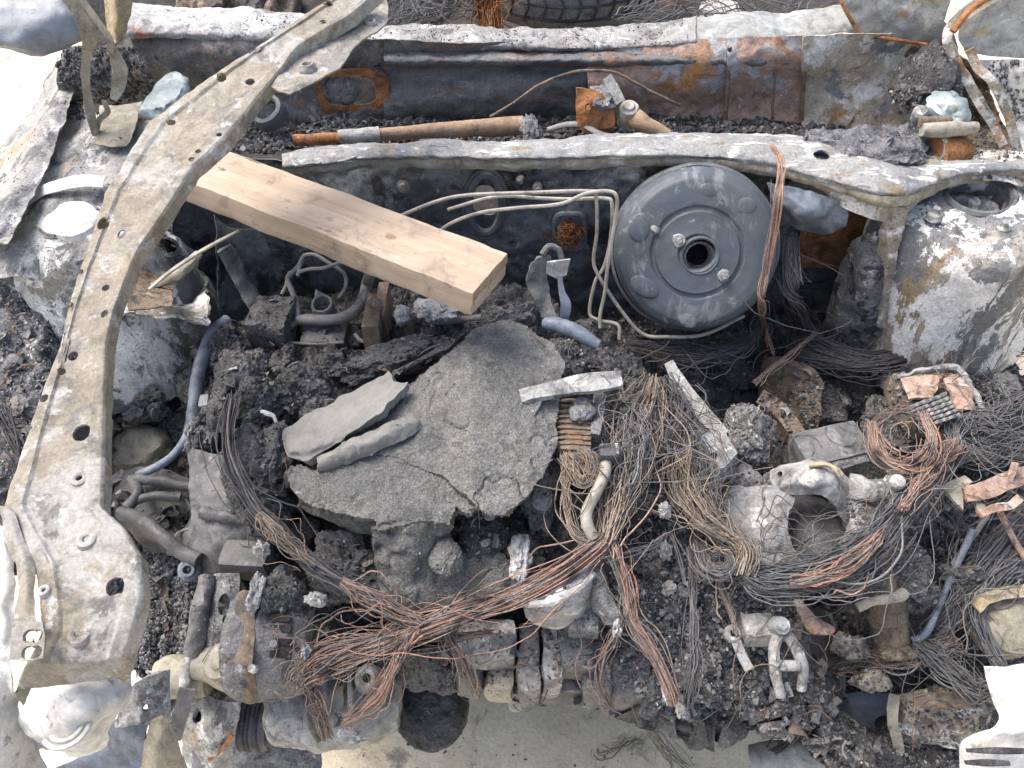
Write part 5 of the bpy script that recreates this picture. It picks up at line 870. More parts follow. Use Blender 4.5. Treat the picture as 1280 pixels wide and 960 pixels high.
add('pink_sleeve', tube([(994, 752, .69), (1010, 772, .69), (1022, 784, .69), (1042, 786, .685)], [.005, .008, .008, .004], seg=10, disp=.002), m_pink, label='short pink melted sleeve above the dark trough', cat='sleeve')
for x, y, w, h, lab, sd in ((1066, 806, 44, 30, 'dirty yellow foam chunk left of the rusty column', 105), (1092, 846, 40, 22, 'small dirty yellow foam chunk below the rusty column', 106)):
    add('foam_chunk', lump(x, y, .60, w, h, .02, seed=sd, amp=.3, sub=4), m_beige, label=lab, cat='foam chunk', group='dirty yellow foam chunks')
hd = thing('lamp_housing', 'tan curved lamp housing at the right edge', 'housing', P(1262, 775, .5))
add('shell', lathe((1262, 780, .64), (-.1, -.5, 1), [(.0005, .02), (.018, .018), (.032, .010), (.036, 0), (.038, -.03)], seg=40, disp=((.003, 30),)), m_tanp, hd)
add('brow', surf([[(1215, 752, .67), (1235, 738, .68), (1262, 732, .68), (1295, 730, .68)], [(1225, 765, .665), (1245, 752, .675), (1266, 748, .675), (1295, 746, .675)]], s=.003, thick=.004, disp=((.003, 30),)), m_yel, hd)
lp = thing('louvre_panel', 'bleached white panel with dark louvre slots in the lower right corner', 'panel', P(1250, 900, .5))
add('panel_sheet', surf([[(1230, 832, .70), (1255, 832, .705), (1300, 828, .71)], [(1238, 870, .69), (1262, 872, .695), (1300, 872, .70)], [(1246, 905, .675), (1265, 910, .68), (1300, 914, .68)], [(1204, 928, .65), (1240, 930, .66), (1300, 932, .66)], [(1200, 970, .62), (1240, 975, .63), (1300, 975, .63)]], s=.0025, thick=.003, disp=((.0025, 20),), seed=70), m_white, lp)
for y, x0, x1 in ((938, 1208, 1290), (953, 1206, 1262)): add('louvre', tube([(x0, y, .664), ((x0 + x1) / 2, y + .5, .667), (x1, y + 1, .668)], [.002, .0035, .0025], seg=8, flat=.6), m_chard, lp)  # black rods painted in as the shade of open slots
# lower right subframe pieces
sf = thing('subframe', 'scorched subframe panels along the bottom right', 'subframe', P(1120, 920, .3))
add('dark_plate', surf([[(1040, 868, .47), (1075, 866, .48), (1112, 866, .48)], [(1048, 900, .45), (1080, 900, .46), (1120, 900, .46)], [(1040, 935, .42), (1080, 940, .42), (1125, 935, .43)]], s=.003, thick=.004, disp=((.004, 20),), seed=71, holes=[((1104, 907, .46), .011)]), m_bluep, sf)
add('rust_plate', surf([[(1118, 870, .54), (1160, 862, .57), (1205, 858, .58), (1236, 866, .58)], [(1120, 900, .52), (1160, 895, .55), (1200, 895, .56), (1235, 900, .56)], [(1130, 930, .48), (1160, 935, .50), (1195, 940, .51), (1215, 950, .52)]], s=.003, thick=.004, disp=((.008, 18), (.002, 70)), seed=72), m_corner, sf)
add('rust_patch', surf([[(1140, 868, .585), (1180, 866, .59), (1228, 860, .595)], [(1142, 884, .58), (1180, 886, .585), (1230, 884, .588)]], s=.003, thick=.003, disp=((.005, 30),), seed=73), m_brown, sf)
add('tan_plate', surf([[(1110, 925, .44), (1160, 920, .46), (1200, 935, .48)], [(1100, 980, .38), (1160, 985, .40), (1210, 985, .42)]], s=.004, thick=.004, disp=((.004, 16),), seed=74), m_tanp, sf)
add('cross_tube', tube([(940, 950, .36), (985, 945, .38), (1030, 940, .40), (1070, 930, .42)], [.02, .022, .022, .02], seg=18, disp=.002), m_pale, sf)
add('seam_bar', bar([(1118, 868, .56), (1116, 900, .54), (1124, 940, .50), (1122, 980, .46)], .012, thick=.005), m_beige, sf)
# lower left corner pieces
lc_ = thing('corner_mount', 'bleached white dented mount in the lower left corner', 'mount', P(95, 900, .6))
add('mount_cup', surf([[(30, 858, .885), (75, 850, .90), (120, 846, .90), (162, 848, .88)], [(28, 885, .875), (75, 882, .905), (118, 880, .905), (158, 872, .88)], [(28, 915, .85), (70, 915, .885), (110, 912, .885), (138, 905, .86)], [(40, 938, .82), (75, 946, .84), (105, 944, .84), (128, 930, .82)]], s=.0025, thick=.004, disp=((.004, 24), (.001, 90)), seed=75), m_white, lc_)
for r_ in (.012, .017): add('pressed_arc', tube([P(84, 906, .893) + r_ * np.array([math.cos(a), math.sin(a), .0]) for a in np.linspace(-2.4, 1.2, 16)], .002, seg=7), m_white, lc_)
lf = thing('front_leg', 'scorched front rail leg with patches of blue paint, bottom left', 'rail', P(190, 920, .4))
add('top_plate', surf([[(158, 862, .80), (185, 845, .80), (212, 838, .78)], [(150, 890, .79), (180, 885, .79), (212, 880, .77)], [(140, 908, .78), (176, 908, .78), (214, 906, .76)]], s=.0025, thick=.004, disp=((.003, 24),), seed=76, holes=[((190, 887, .79), .0035)]), m_fender, lf)
add('blue_plate', surf([[(128, 905, .77), (155, 902, .775), (186, 906, .77)], [(118, 935, .74), (150, 935, .75), (180, 935, .75)], [(40, 975, .72), (150, 985, .70), (178, 985, .70)]], s=.003, thick=.004, disp=((.003, 20),), seed=77), m_bluehose, lf)
add('tan_cone', surf([[(188, 900, .78), (200, 898, .785), (212, 905, .78)], [(180, 935, .75), (200, 935, .765), (225, 935, .75)], [(172, 985, .70), (200, 985, .72), (240, 985, .70)]], s=.003, thick=.004, disp=((.002, 24),), seed=78), m_tanp, lf)
add('side_bar', bar([(234, 862, .70), (226, 890, .69), (216, 925, .67)], .016, thick=.008), m_cast, lf)
add('bracket_box', surf([[(236, 866, .64), (262, 872, .65), (300, 880, .64)], [(232, 900, .62), (262, 902, .64), (296, 905, .63)], [(228, 935, .58), (260, 940, .60), (292, 935, .59)], [(222, 985, .52), (258, 985, .54), (290, 985, .53)]], s=.0025, thick=.005, disp=((.004, 20), (.001, 80)), seed=79, holes=[((247, 896, .63), .0065, .6)]), m_fender, lf)
add('rust_edge', bar([(290, 920, .625), (278, 935, .605), (262, 950, .585)], .005, thick=.003), m_rust, lf)
add('lower_panel', surf([[(285, 925, .46), (330, 930, .46), (400, 935, .45)], [(280, 985, .40), (330, 985, .40), (400, 985, .40)]], s=.003, thick=.005, disp=((.008, 24), (.003, 80)), seed=80), m_ashg, lf)

# ------------------------------------------------------------------ sooty crust that fills the bay between the parts
CP = [(150, 440, .74), (200, 440, .73), (240, 460, .72), (150, 500, .66), (230, 520, .66), (150, 600, .60), (215, 600, .62), (240, 660, .62), (200, 700, .60), (200, 760, .60), (180, 810, .62), (230, 800, .60), (260, 850, .52), (330, 850, .55),
      (300, 440, .77), (350, 400, .74), (420, 470, .79), (330, 560, .77), (300, 640, .72), (350, 700, .70), (450, 420, .76), (560, 400, .79), (650, 380, .79), (700, 450, .79), (400, 760, .68), (480, 780, .66), (600, 740, .73), (700, 640, .76), (740, 480, .77), (690, 750, .70), (560, 820, .60), (650, 830, .62),
      (780, 430, .72), (850, 450, .68), (900, 480, .64), (940, 520, .58), (800, 540, .70), (860, 620, .685), (830, 700, .69), (830, 760, .68), (900, 800, .66), (830, 860, .62), (880, 880, .58), (950, 720, .68), (950, 780, .66), (940, 850, .60), (960, 640, .65), (1000, 500, .60), (1010, 560, .60),
      (1080, 460, .67), (1150, 440, .69), (1250, 450, .70), (1240, 540, .69), (1150, 560, .66), (1150, 640, .62), (1060, 760, .40), (1040, 690, .46), (1080, 600, .55), (1170, 720, .56), (1240, 680, .60), (1100, 780, .46), (1160, 800, .54), (1210, 830, .51), (1260, 800, .58), (1280, 620, .66), (1000, 860, .30), (1080, 850, .37), (1130, 860, .42), (1290, 900, .47),
      (300, 330, .62), (500, 330, .60), (700, 380, .66), (400, 370, .70), (600, 350, .66), (760, 400, .66), (1000, 400, .66), (900, 420, .66), (1050, 400, .64)]
CX = np.array([P(*p) for p in CP])
def crust_z(X):
    d2 = ((X[:, None, :2] - CX[None, :, :2]) ** 2).sum(2) + 4e-4; w = d2 ** -2.0
    return (w * CX[None, :, 2]).sum(1) / w.sum(1)
gx = np.arange(-.66, .72, .0032); gy = np.arange(.24, .915, .0032)
GX, GY = np.meshgrid(gx, gy, indexing='ij'); V = np.stack([GX, GY, 0 * GX], -1).reshape(-1, 3)
V[:, 2] = np.concatenate([crust_z(V[i:i + 8000]) for i in range(0, len(V), 8000)])
V[:, 2] += .016 * fbm(V, 16, 4, 201) + .013 * np.abs(fbm(V, 38, 4, 202)) - .008 * np.abs(fbm(V, 70, 3, 204)) + .003 * fbm(V, 160, 3, 203)
I = np.arange(len(V)).reshape(GX.shape); F = np.stack([I[:-1, :-1], I[1:, :-1], I[1:, 1:], I[:-1, 1:]], -1).reshape(-1, 4)
C = V[F].mean(1); q = proj(C) + 9 * np.stack([fbm(C, 40, 3, 5), fbm(C, 40, 3, 6)], 1)
lim = np.interp(q[:, 0], [0, 130, 200, 300, 380, 420, 470, 500, 560, 640, 760, 800, 860, 960, 1010, 1040, 1100, 1300], [640, 780, 850, 900, 850, 850, 815, 800, 840, 850, 850, 890, 905, 900, 880, 930, 980, 980])
keep = (q[:, 1] < lim) & ~(((q[:, 0] - 174) / 36) ** 2 + ((q[:, 1] - 549) / 27) ** 2 < 1) & (q[:, 0] > 128 + 14 * fbm(C, 30, 2, 9)) & (C[:, 1] < .905)
F = F[keep]; used = np.unique(F); rm = -np.ones(len(V), int); rm[used] = np.arange(len(used))
crust = add('charred_residue', shell(V[used], rm[F], .03), m_crust, kind='stuff', label='sooty black residue filling the engine bay', cat='residue')
add('foam_chunk', lump(172, 550, .665, 76, 58, .03, seed=205, amp=.2, sub=4), m_beige, label='pale yellow foam chunk seen through the opening left of the hose', cat='foam chunk', group='dirty yellow foam chunks')

rg = np.random.default_rng(31); parts_ = []
def clump_at(px, py, w, h, lift, sd, sub):
    z = .7
    for _ in range(4): z = float(crust_z(P(px, py, z)[None])[0])
    return lump(px, py, z + lift, w, h, rg.uniform(.012, .028), rz=rg.uniform(0, 180), sub=sub, amp=.38, freq=1.5, fine=.10, seed=sd)
ZONES = [((235, 385, 430, 470), 12), ((250, 600, 460, 770), 14), ((560, 640, 700, 760), 8), ((640, 380, 780, 470), 7), ((770, 440, 980, 600), 14), ((780, 620, 960, 880), 16), ((1000, 420, 1280, 560), 16), ((1050, 600, 1280, 800), 18), ((980, 700, 1120, 900), 8), ((140, 430, 240, 520), 6), ((160, 600, 250, 820), 8), ((280, 340, 620, 420), 8)]
for (x0, y0, x1, y1), n in ZONES:
    for k in range(n):
        s_ = rg.uniform(18, 52); parts_.append(clump_at(rg.uniform(x0, x1), rg.uniform(y0, y1), s_ * rg.uniform(1, 1.7), s_ * rg.uniform(.6, 1), rg.uniform(.004, .022), int(rg.integers(1, 9999)), 4))
Vc = np.concatenate([p[0] for p in parts_]); o_ = np.cumsum([0] + [len(p[0]) for p in parts_[:-1]]); Fc = np.concatenate([p[1] + k for p, k in zip(parts_, o_)])
add('fused_char', (Vc, Fc), m_char, kind='stuff', label='matted clumps of melted and fused char in the bay', cat='char')
# ------------------------------------------------------------------ wires
def W(name, label, mat, path, n, spread, group='burnt wiring in the engine bay', **kw):
    sd0 = len(bpy.data.objects); vf, ti = wires(path, n, spread, seed=sd0, **kw)
    k2 = dict(kw); k2.update(loose=.6, ends=.38, wob=1.0, r=kw.get('r', .0009) * .8)      # a few frayed strands that have sprung out
    v2, t2 = wires(path, max(3, n // 7), [q * 2.3 for q in spread], seed=sd0 + 1000, **k2)
    vf = (np.concatenate([vf[0], v2[0]]), np.concatenate([vf[1], v2[1] + len(vf[0])])); ti = np.concatenate([ti, t2])
    return add(name, vf, mat, label=label, cat='wires', group=group, tint=ti, sharp=None)
W('wire_bundle', 'black cable bundle running down the left of the cover', m_bwire, [(292, 488, .85), (283, 540, .862), (292, 590, .862), (318, 635, .85), (345, 665, .84), (385, 702, .82), (425, 728, .805), (470, 752, .79), (515, 774, .775)], 26, [.007, .007, .007, .008, .009, .008, .008, .01, .007], r=.0013)
W('wire_bundle', 'orange bared strands showing in the black cable below the cover', m_ochre, [(322, 640, .856), (345, 665, .848), (370, 690, .835), (395, 708, .822)], 14, [.004, .008, .007, .003], r=.0011, M=24)
W('wire_bundle', 'fanned copper strands where the black cable ends by the lower crust', m_copper, [(425, 726, .81), (450, 742, .80), (478, 756, .79), (505, 770, .782), (530, 778, .775)], 26, [.004, .009, .010, .007, .006], r=.0011, M=28)
W('wire_bundle', 'pink copper wire bundle running across below the cover', m_copper, [(378, 852, .735), (396, 834, .745), (430, 818, .755), (475, 804, .762), (530, 784, .768), (585, 766, .775), (640, 748, .78), (690, 722, .795), (735, 690, .80), (758, 672, .80)], 52, [.010, .012, .011, .009, .009, .009, .011, .011, .010, .010], r=.0011, M=64, loose=.12)
W('wire_bundle', 'grey copper sheath of strands spread over the alternator side', m_copper2, [(366, 862, .725), (372, 846, .735), (390, 828, .745), (420, 812, .755), (470, 800, .762), (560, 795, .745), (620, 790, .74)], 40, [.016, .014, .012, .010, .008, .005, .003], r=.001, M=48, loose=.1, ends=.25)
W('wire_drop', 'bright orange strands dropping in front of the compressor', m_copper, [(524, 782, .775), (505, 808, .765), (490, 838, .755), (476, 866, .735), (450, 890, .715), (426, 906, .70)], 30, [.009, .007, .005, .006, .005, .005], r=.0011, M=36, loose=.1)
W('wire_drop', 'copper strands curling down over the compressor end', m_copper2, [(384, 846, .735), (393, 868, .72), (400, 892, .70), (412, 926, .675)], 22, [.010, .007, .006, .007], r=.001, M=30, loose=.2, ends=.1)
W('wire_drop', 'short frayed tassel of wires left of the tan sensor block', m_copper2, [(552, 772, .77), (558, 790, .755), (572, 815, .74), (585, 842, .72), (598, 872, .69)], 18, [.006, .006, .007, .006, .006], r=.001, M=30, loose=.2, ends=.25)
W('wire_fan', 'tall fan of ochre and grey strands right of the hose', m_ochre, [(756, 684, .80), (766, 650, .805), (778, 610, .81), (788, 570, .815), (800, 530, .82), (812, 496, .815), (818, 470, .80)], 64, [.009, .014, .022, .026, .022, .014, .008], r=.001, M=48, loose=.1)
W('wire_fan', 'sooty strands hanging in a clump above the ochre fan', m_gwire, [(796, 508, .83), (795, 530, .832), (792, 560, .83), (784, 600, .82), (776, 630, .81)], 46, [.012, .018, .020, .018, .012], r=.0011, M=36, ends=.2)
W('wire_fan', 'black wire clump hanging from below the booster', m_bwire, [(832, 470, .81), (840, 500, .812), (842, 530, .81), (838, 560, .80), (830, 590, .78)], 56, [.012, .018, .018, .016, .012], r=.0011, M=36, ends=.15)
W('wire_drop', 'copper strands falling over the grey ash bed', m_copper, [(762, 676, .80), (772, 705, .79), (782, 740, .775), (790, 775, .765), (808, 803, .755), (828, 838, .74), (846, 884, .715)], 26, [.010, .008, .006, .006, .007, .006, .007], r=.0011, M=48, loose=.2)
W('wire_drop', 'curled strands beside the white ash at the engine front edge', m_copper2, [(778, 770, .765), (765, 800, .745), (750, 830, .725), (752, 860, .70), (770, 888, .66)], 7, [.004, .006, .006, .006, .006], r=.001, M=30, loose=.3)
W('wire_bundle', 'ochre wires sweeping down to a tight bend', m_ochre, [(848, 540, .80), (852, 580, .795), (860, 615, .79), (884, 650, .785), (916, 672, .78), (932, 692, .775), (926, 722, .765)], 58, [.016, .018, .019, .018, .012, .011, .010], r=.001, M=48, loose=.05)
W('wire_bundle', 'loose dark strands right of the ochre sweep', m_gwire, [(868, 545, .79), (885, 585, .79), (892, 630, .78), (908, 672, .77), (940, 705, .76)], 20, [.010, .014, .014, .012, .008], r=.001, M=40, loose=.2)
W('wire_bundle', 'black wires looping tightly under the ochre bend', m_gwire, [(872, 676, .76), (880, 706, .765), (902, 716, .77), (914, 704, .772), (905, 690, .772), (890, 694, .77)], 24, [.008, .010, .009, .006, .005, .004], r=.001, M=40)
W('wire_bundle', 'broad grey cable flow rising to the right past the cast mount', m_gwire, [(926, 712, .765), (955, 724, .758), (1000, 722, .755), (1050, 706, .758), (1095, 672, .765), (1130, 632, .77), (1165, 590, .765), (1198, 556, .755)], 90, [.013, .018, .018, .020, .016, .011, .013, .018], r=.0012, M=56, loose=.05)
W('wire_bundle', 'pinkish strands lying on the broad grey cable flow', m_copper, [(985, 728, .772), (1030, 718, .775), (1070, 698, .778), (1105, 662, .782)], 18, [.006, .010, .010, .006], r=.0011, M=30, ends=.2)
W('wire_bundle', 'copper strands climbing right of the bolt head', m_copper, [(1128, 640, .785), (1148, 606, .785), (1172, 578, .78), (1198, 552, .775)], 24, [.006, .009, .012, .014], r=.0011, M=30, loose=.1)
W('wire_coil', 'open copper wire loops left of the fuse box', m_copper, [(1088, 526, .775), (1094, 556, .778), (1108, 578, .78), (1134, 586, .782), (1156, 572, .784), (1164, 545, .785), (1152, 512, .785)], 34, [.005, .008, .010, .011, .009, .006, .006], r=.0012, M=44, loose=.15)
lp_ = [P(1130 + 34 * math.cos(a), 546 + 30 * math.sin(a), .775) for a in np.linspace(0, 6.1, 14)]
W('wire_coil', 'thin round coil of wire inside the copper loops', m_copper2, lp_, 12, [.006] * 14, r=.0009, M=60, wob=1.2)
W('wire_bundle', 'grey wire mass streaming to the right edge below the fuse box', m_gwire, [(1196, 560, .755), (1194, 536, .76), (1212, 522, .765), (1245, 522, .765), (1275, 512, .765), (1310, 500, .765)], 80, [.010, .012, .014, .020, .024, .026], r=.0012, M=44, loose=.1)
W('wire_bundle', 'tangled grey wires above the salmon bracket', m_gwire, [(1200, 555, .745), (1230, 562, .75), (1258, 556, .755), (1290, 548, .75), (1310, 540, .75)], 60, [.014, .020, .022, .022, .02], r=.0011, M=40, loose=.2)
W('wire_bundle', 'slender red-brown wires hanging in front of the booster edge', m_copper, [(962, 178, .99), (974, 196, .99), (976, 216, .985), Y(973, 240, .745), Y(966, 290, .725), Y(957, 340, .71), Y(951, 382, .70), (956, 410, .745), (966, 445, .72)], 9, [.004, .003, .003, .003, .0025, .0025, .003, .003, .004], r=.0011, M=60)
W('wire_bundle', 'thick black wires hanging right of the booster', m_bwire, [Y(990, 290, .83), Y(986, 330, .80), Y(990, 370, .77), (1000, 408, .72), (1030, 432, .715), (1085, 446, .715), (1150, 440, .72)], 60, [.010, .014, .016, .016, .014, .012, .010], r=.0012, M=48)
W('wire_bundle', 'long black wires stretched below the right tower', m_bwire, [(985, 438, .705), (1040, 450, .71), (1090, 456, .715), (1160, 440, .72), (1230, 434, .725), (1310, 428, .725)], 60, [.014, .013, .012, .014, .016, .016], r=.0012, M=48, loose=.1)
W('wire_bundle', 'black wires lying under the booster rim', m_bwire, [(782, 428, .745), (830, 440, .745), (880, 444, .745), (930, 430, .745), (955, 400, .755)], 40, [.012, .014, .014, .010, .008], r=.0012, M=40, loose=.1)
W('wire_bundle', 'brown stiff wires crossing below the red-brown ones', m_copper2, [(940, 480, .72), (970, 455, .735), (1000, 432, .74), (1020, 415, .74)], 8, [.005, .004, .003, .004], r=.0014, M=24)
W('wire_bundle', 'grey wires running down the lower right side', m_gwire, [(1300, 630, .70), (1262, 668, .685), (1225, 712, .665), (1195, 750, .64), (1160, 790, .61), (1120, 815, .58), (1070, 825, .55)], 66, [.016, .018, .02, .02, .018, .014, .012], r=.0012, M=48, loose=.1)
W('wire_bundle', 'grey wires bending towards the white louvre panel', m_gwire, [(1140, 800, .62), (1170, 822, .62), (1200, 846, .62), (1232, 862, .62), (1262, 850, .66)], 36, [.010, .014, .012, .010, .008], r=.0012, M=40, loose=.15)
W('wire_bundle', 'grey wires curving past the tan lamp housing', m_gwire, [(1270, 700, .68), (1240, 728, .67), (1222, 760, .66), (1232, 800, .64), (1250, 835, .63)], 40, [.014, .012, .010, .010, .010], r=.0012, M=40, loose=.1)
W('wire_bundle', 'thin wires spread under the rusty column', m_copper2, [(1040, 832, .56), (1080, 818, .585), (1120, 822, .60), (1160, 812, .61), (1200, 800, .62)], 40, [.016, .018, .014, .014, .012], r=.001, M=40, loose=.2, ends=.1)
W('wire_drop', 'dark thin strands falling down the middle of the ash bed', m_gwire, [(862, 680, .74), (864, 730, .735), (866, 790, .725), (866, 840, .71), (858, 890, .68)], 16, [.003, .004, .008, .010, .010], r=.0009, M=36, loose=.1)
W('wire_drop', 'single ochre lead crossing the right of the ash bed', m_ochre, [(882, 690, .74), (900, 730, .735), (914, 770, .725), (922, 800, .715)], 6, [.002, .003, .003, .002], r=.0012, M=28)
W('wire_drop', 'pale thin wire arching over the ash bed', m_gwire, [(752, 700, .80), (790, 690, .79), (820, 680, .785), (836, 668, .78), (846, 690, .77), (856, 730, .755)], 4, [.003, .003, .003, .002, .003, .004], r=.0009, M=36)
W('wire_drop', 'ochre strands below the round connector', m_ochre, [(706, 566, .83), (706, 600, .82), (710, 640, .81), (722, 668, .805), (752, 680, .80)], 14, [.005, .005, .006, .006, .006], r=.001, M=36, loose=.2)
W('wire_drop', 'curly bare strands wrapped on the round connector', m_ochre, [(704, 566, .835), (716, 582, .838), (728, 604, .832), (742, 592, .83), (738, 572, .835), (722, 560, .838)], 16, [.006, .008, .007, .006, .006, .005], r=.0009, M=36, wob=1.0)
W('wire_drop', 'wires trailing off the bottom front edge onto the ground', m_copper2, [(800, 850, .70), (802, 880, .60), (815, 915, .35), (840, 945, .22), (870, 975, .215)], 9, [.010, .010, .012, .012, .015], r=.001, M=40, loose=.2, ends=.25)
W('wire_scrap', 'thin bent wire scrap lying on the pale ground', m_copper2, [(746, 935, .215), (752, 942, .222), (780, 932, .225), (798, 922, .215)], 2, [.004, .004, .004, .004], r=.0012, M=20)
W('wire_drop', 'dark stiff wires at the bottom right near the subframe tube', m_bwire, [(1060, 870, .50), (1030, 885, .47), (1005, 905, .44), (985, 925, .41), (960, 940, .40)], 6, [.006, .008, .006, .006, .006], r=.0016, M=28)
W('wire_bundle', 'fine grey wires at the left tower foot beside the fender', m_bwire, [(-10, 490, .86), (10, 530, .845), (26, 570, .83), (30, 610, .81)], 14, [.010, .012, .010, .008], r=.0012, M=28)
# cabin things above the cowl rail
ty = thing('tyre', 'grey burnt tyre lying in the cabin behind the rail', 'tyre', np.array([.105, 1.64, .86]))
tcn = np.array([.105, 1.64, .93]); tax = (0, -.06, 1.0)
add('tread', lathe(tcn, tax, [(.115, -.05), (.150, -.06), (.185, -.055), (.20, -.03), (.203, 0), (.20, .03), (.185, .055), (.150, .06), (.115, .05)], seg=72, disp=((.003, 20),)), m_tyre, ty)
tu, tv, tw = basis(tax)
for k in range(40):
    a = k * 2 * math.pi / 40; d = tu * math.cos(a) + tv * math.sin(a); e = -tu * math.sin(a) + tv * math.cos(a)
    add('groove', tube([tcn + d * .187 + tw * .054, tcn + d * .2015 + tw * .028 + e * .010, tcn + d * .204 + e * .020, tcn + d * .2015 - tw * .028 + e * .010], .0022, seg=5, ns=9), m_chard, ty)
for k in (0, 1, 2): add('tread_channel', tube([tcn + (tu * math.cos(a) + tv * math.sin(a)) * (.2035 if k == 1 else .2015) + tw * (k - 1) * .026 for a in np.linspace(0, 6.283, 60)], .0028, seg=5, ns=100), m_chard, ty)
for k in (0, 1): add('bead_ring', tube([tcn + (tu * math.cos(a) + tv * math.sin(a)) * (.135 + k * .012) + tw * .066 for a in np.linspace(0, 6.283, 50)], .002, seg=6), m_castl, ty)
W('seat_wires', 'brush of orange rusted wires behind the rail beside the tyre', m_rust, [Y(606, -30, 1.42), Y(610, 0, 1.40), Y(613, 40, 1.36)], 70, [.024, .026, .028], r=.0016, M=10, wob=.3, group='burnt seat wires in the cabin')
W('seat_wires', 'grey seat wires behind the rail left of the orange brush', m_gwire, [Y(480, 45, 1.35), Y(520, 15, 1.38), Y(560, -5, 1.40), Y(590, -30, 1.42)], 60, [.03, .045, .04, .03], r=.0013, M=20, wob=.8, group='burnt seat wires in the cabin')
W('seat_wires', 'sparse thin wires in the dark cabin right of the tyre', m_gwire, [Y(770, 30, 1.3), Y(830, 14, 1.34), Y(880, -2, 1.36), Y(960, 25, 1.33), Y(1010, 0, 1.36)], 16, [.02, .04, .05, .05, .03], r=.0014, M=40, wob=1.2, group='burnt seat wires in the cabin')
for k, (x, w_, mt, lab) in enumerate(((350, 34, m_brown, 'red-brown scorched cabin scrap behind the white rail'), (318, 40, m_chard, 'black cabin scrap right of the pillar'), (255, 60, m_brown, 'brown charred scrap behind the left end of the rail'), (905, 50, m_ash, 'white ash heap in the cabin behind the rail'))):
    add('cabin_scrap', lump(x, -2 if k < 3 else 8, .80, w_, 40, .05, seed=300 + k, amp=.35), mt, label=lab, cat='scrap')

# ------------------------------------------------------------------ crumbs settled on the surfaces that carry them
from mathutils.bvhtree import BVHTree
bpy.context.view_layer.update()
BV, BF, BO, n0 = [], [], [], 0
for o in bpy.data.objects:
    if o.type != 'MESH' or o.name.startswith(('wire', 'seat', 'ash_piece')): continue
    co = np.empty(len(o.data.vertices) * 3, np.float32); o.data.vertices.foreach_get('co', co); co = co.reshape(-1, 3) @ np.array(o.matrix_world.to_3x3()).T + np.array(o.matrix_world.translation)
    o.data.calc_loop_triangles(); tr = np.empty(len(o.data.loop_triangles) * 3, np.int32); o.data.loop_triangles.foreach_get('vertices', tr)
    BV.append(co); BF.append(tr.reshape(-1, 3) + n0); n0 += len(co); BO += [o.name] * (len(tr) // 3)
bvh = BVHTree.FromPolygons(np.concatenate(BV).tolist(), np.concatenate(BF).tolist())
def inpoly(q, poly):
    x, y = q; c = False; n = len(poly)
    for i in range(n):
        (x0, y0), (x1, y1) = poly[i], poly[i - 1]
        if (y0 > y) != (y1 > y) and x < (x1 - x0) * (y - y0) / (y1 - y0) + x0: c = not c
    return c
def rect(a, b, c, d): return [(a, b), (c, b), (c, d), (a, d)]
PROTO = []
for k in range(10):
    V, F = ico(1 if k < 7 else 2); rg = np.random.default_rng(k); PROTO.append((V * (1 + .5 * fbm(V + k * 9.7, 1.3, 2, k))[:, None] * np.array([1, rg.uniform(.5, 1), rg.uniform(.25, .8)]), F))
BAY = ('charred_residue', 'fused_char', 'char_lump', 'crankcase', 'cast_boss', 'front_rib', 'sump', 'rusted_liner', 'side_wall', 'base', 'liner_strip', 'valve_body', 'coil_block')
CV = Vector(CAM.tolist())
RTL = [rot(*q) for q in np.random.default_rng(6).uniform((-.7, -.7, 0), (.7, .7, 6.28), (200, 3))]
def tri(VF): return VF[0], np.array([t for f in VF[1] for t in ([f[:3], [f[0], f[2], f[3]]] if len(f) == 4 else [[f[0], f[k], f[k + 1]] for k in range(1, len(f) - 1)])])
SCR = []
for k in range(14):
    rg = np.random.default_rng(70 + k)
    if k % 3 == 0: SCR.append(tri(tube([np.array([-1, 0, 0]), np.array([-.3, rg.uniform(-.3, .3), .1]), np.array([.4, rg.uniform(-.3, .3), .05]), np.array([1, rg.uniform(-.5, .5), 0])], .09 + .06 * rg.uniform(), seg=6, ns=8)))
    else:
        w = rg.uniform(.25, .8); b0 = rg.uniform(-.5, .5, 5)
        g = np.array([[np.array([u, v * w * (1 - .4 * abs(u) * rg.uniform()), b0[0] * u * u + b0[1] * v * v + b0[2] * u * v + .06 * rg.normal()]) for v in np.linspace(-1, 1, 5)] for u in np.linspace(-1, 1, 7)])
        I = np.arange(35).reshape(7, 5); SCR.append(tri(shell(g.reshape(-1, 3), np.stack([I[:-1, :-1], I[1:, :-1], I[1:, 1:], I[:-1, 1:]], -1).reshape(-1, 4), .08)))
RTS = [rot(*q) for q in np.random.default_rng(5).uniform(0, 6.28, (200, 3))]
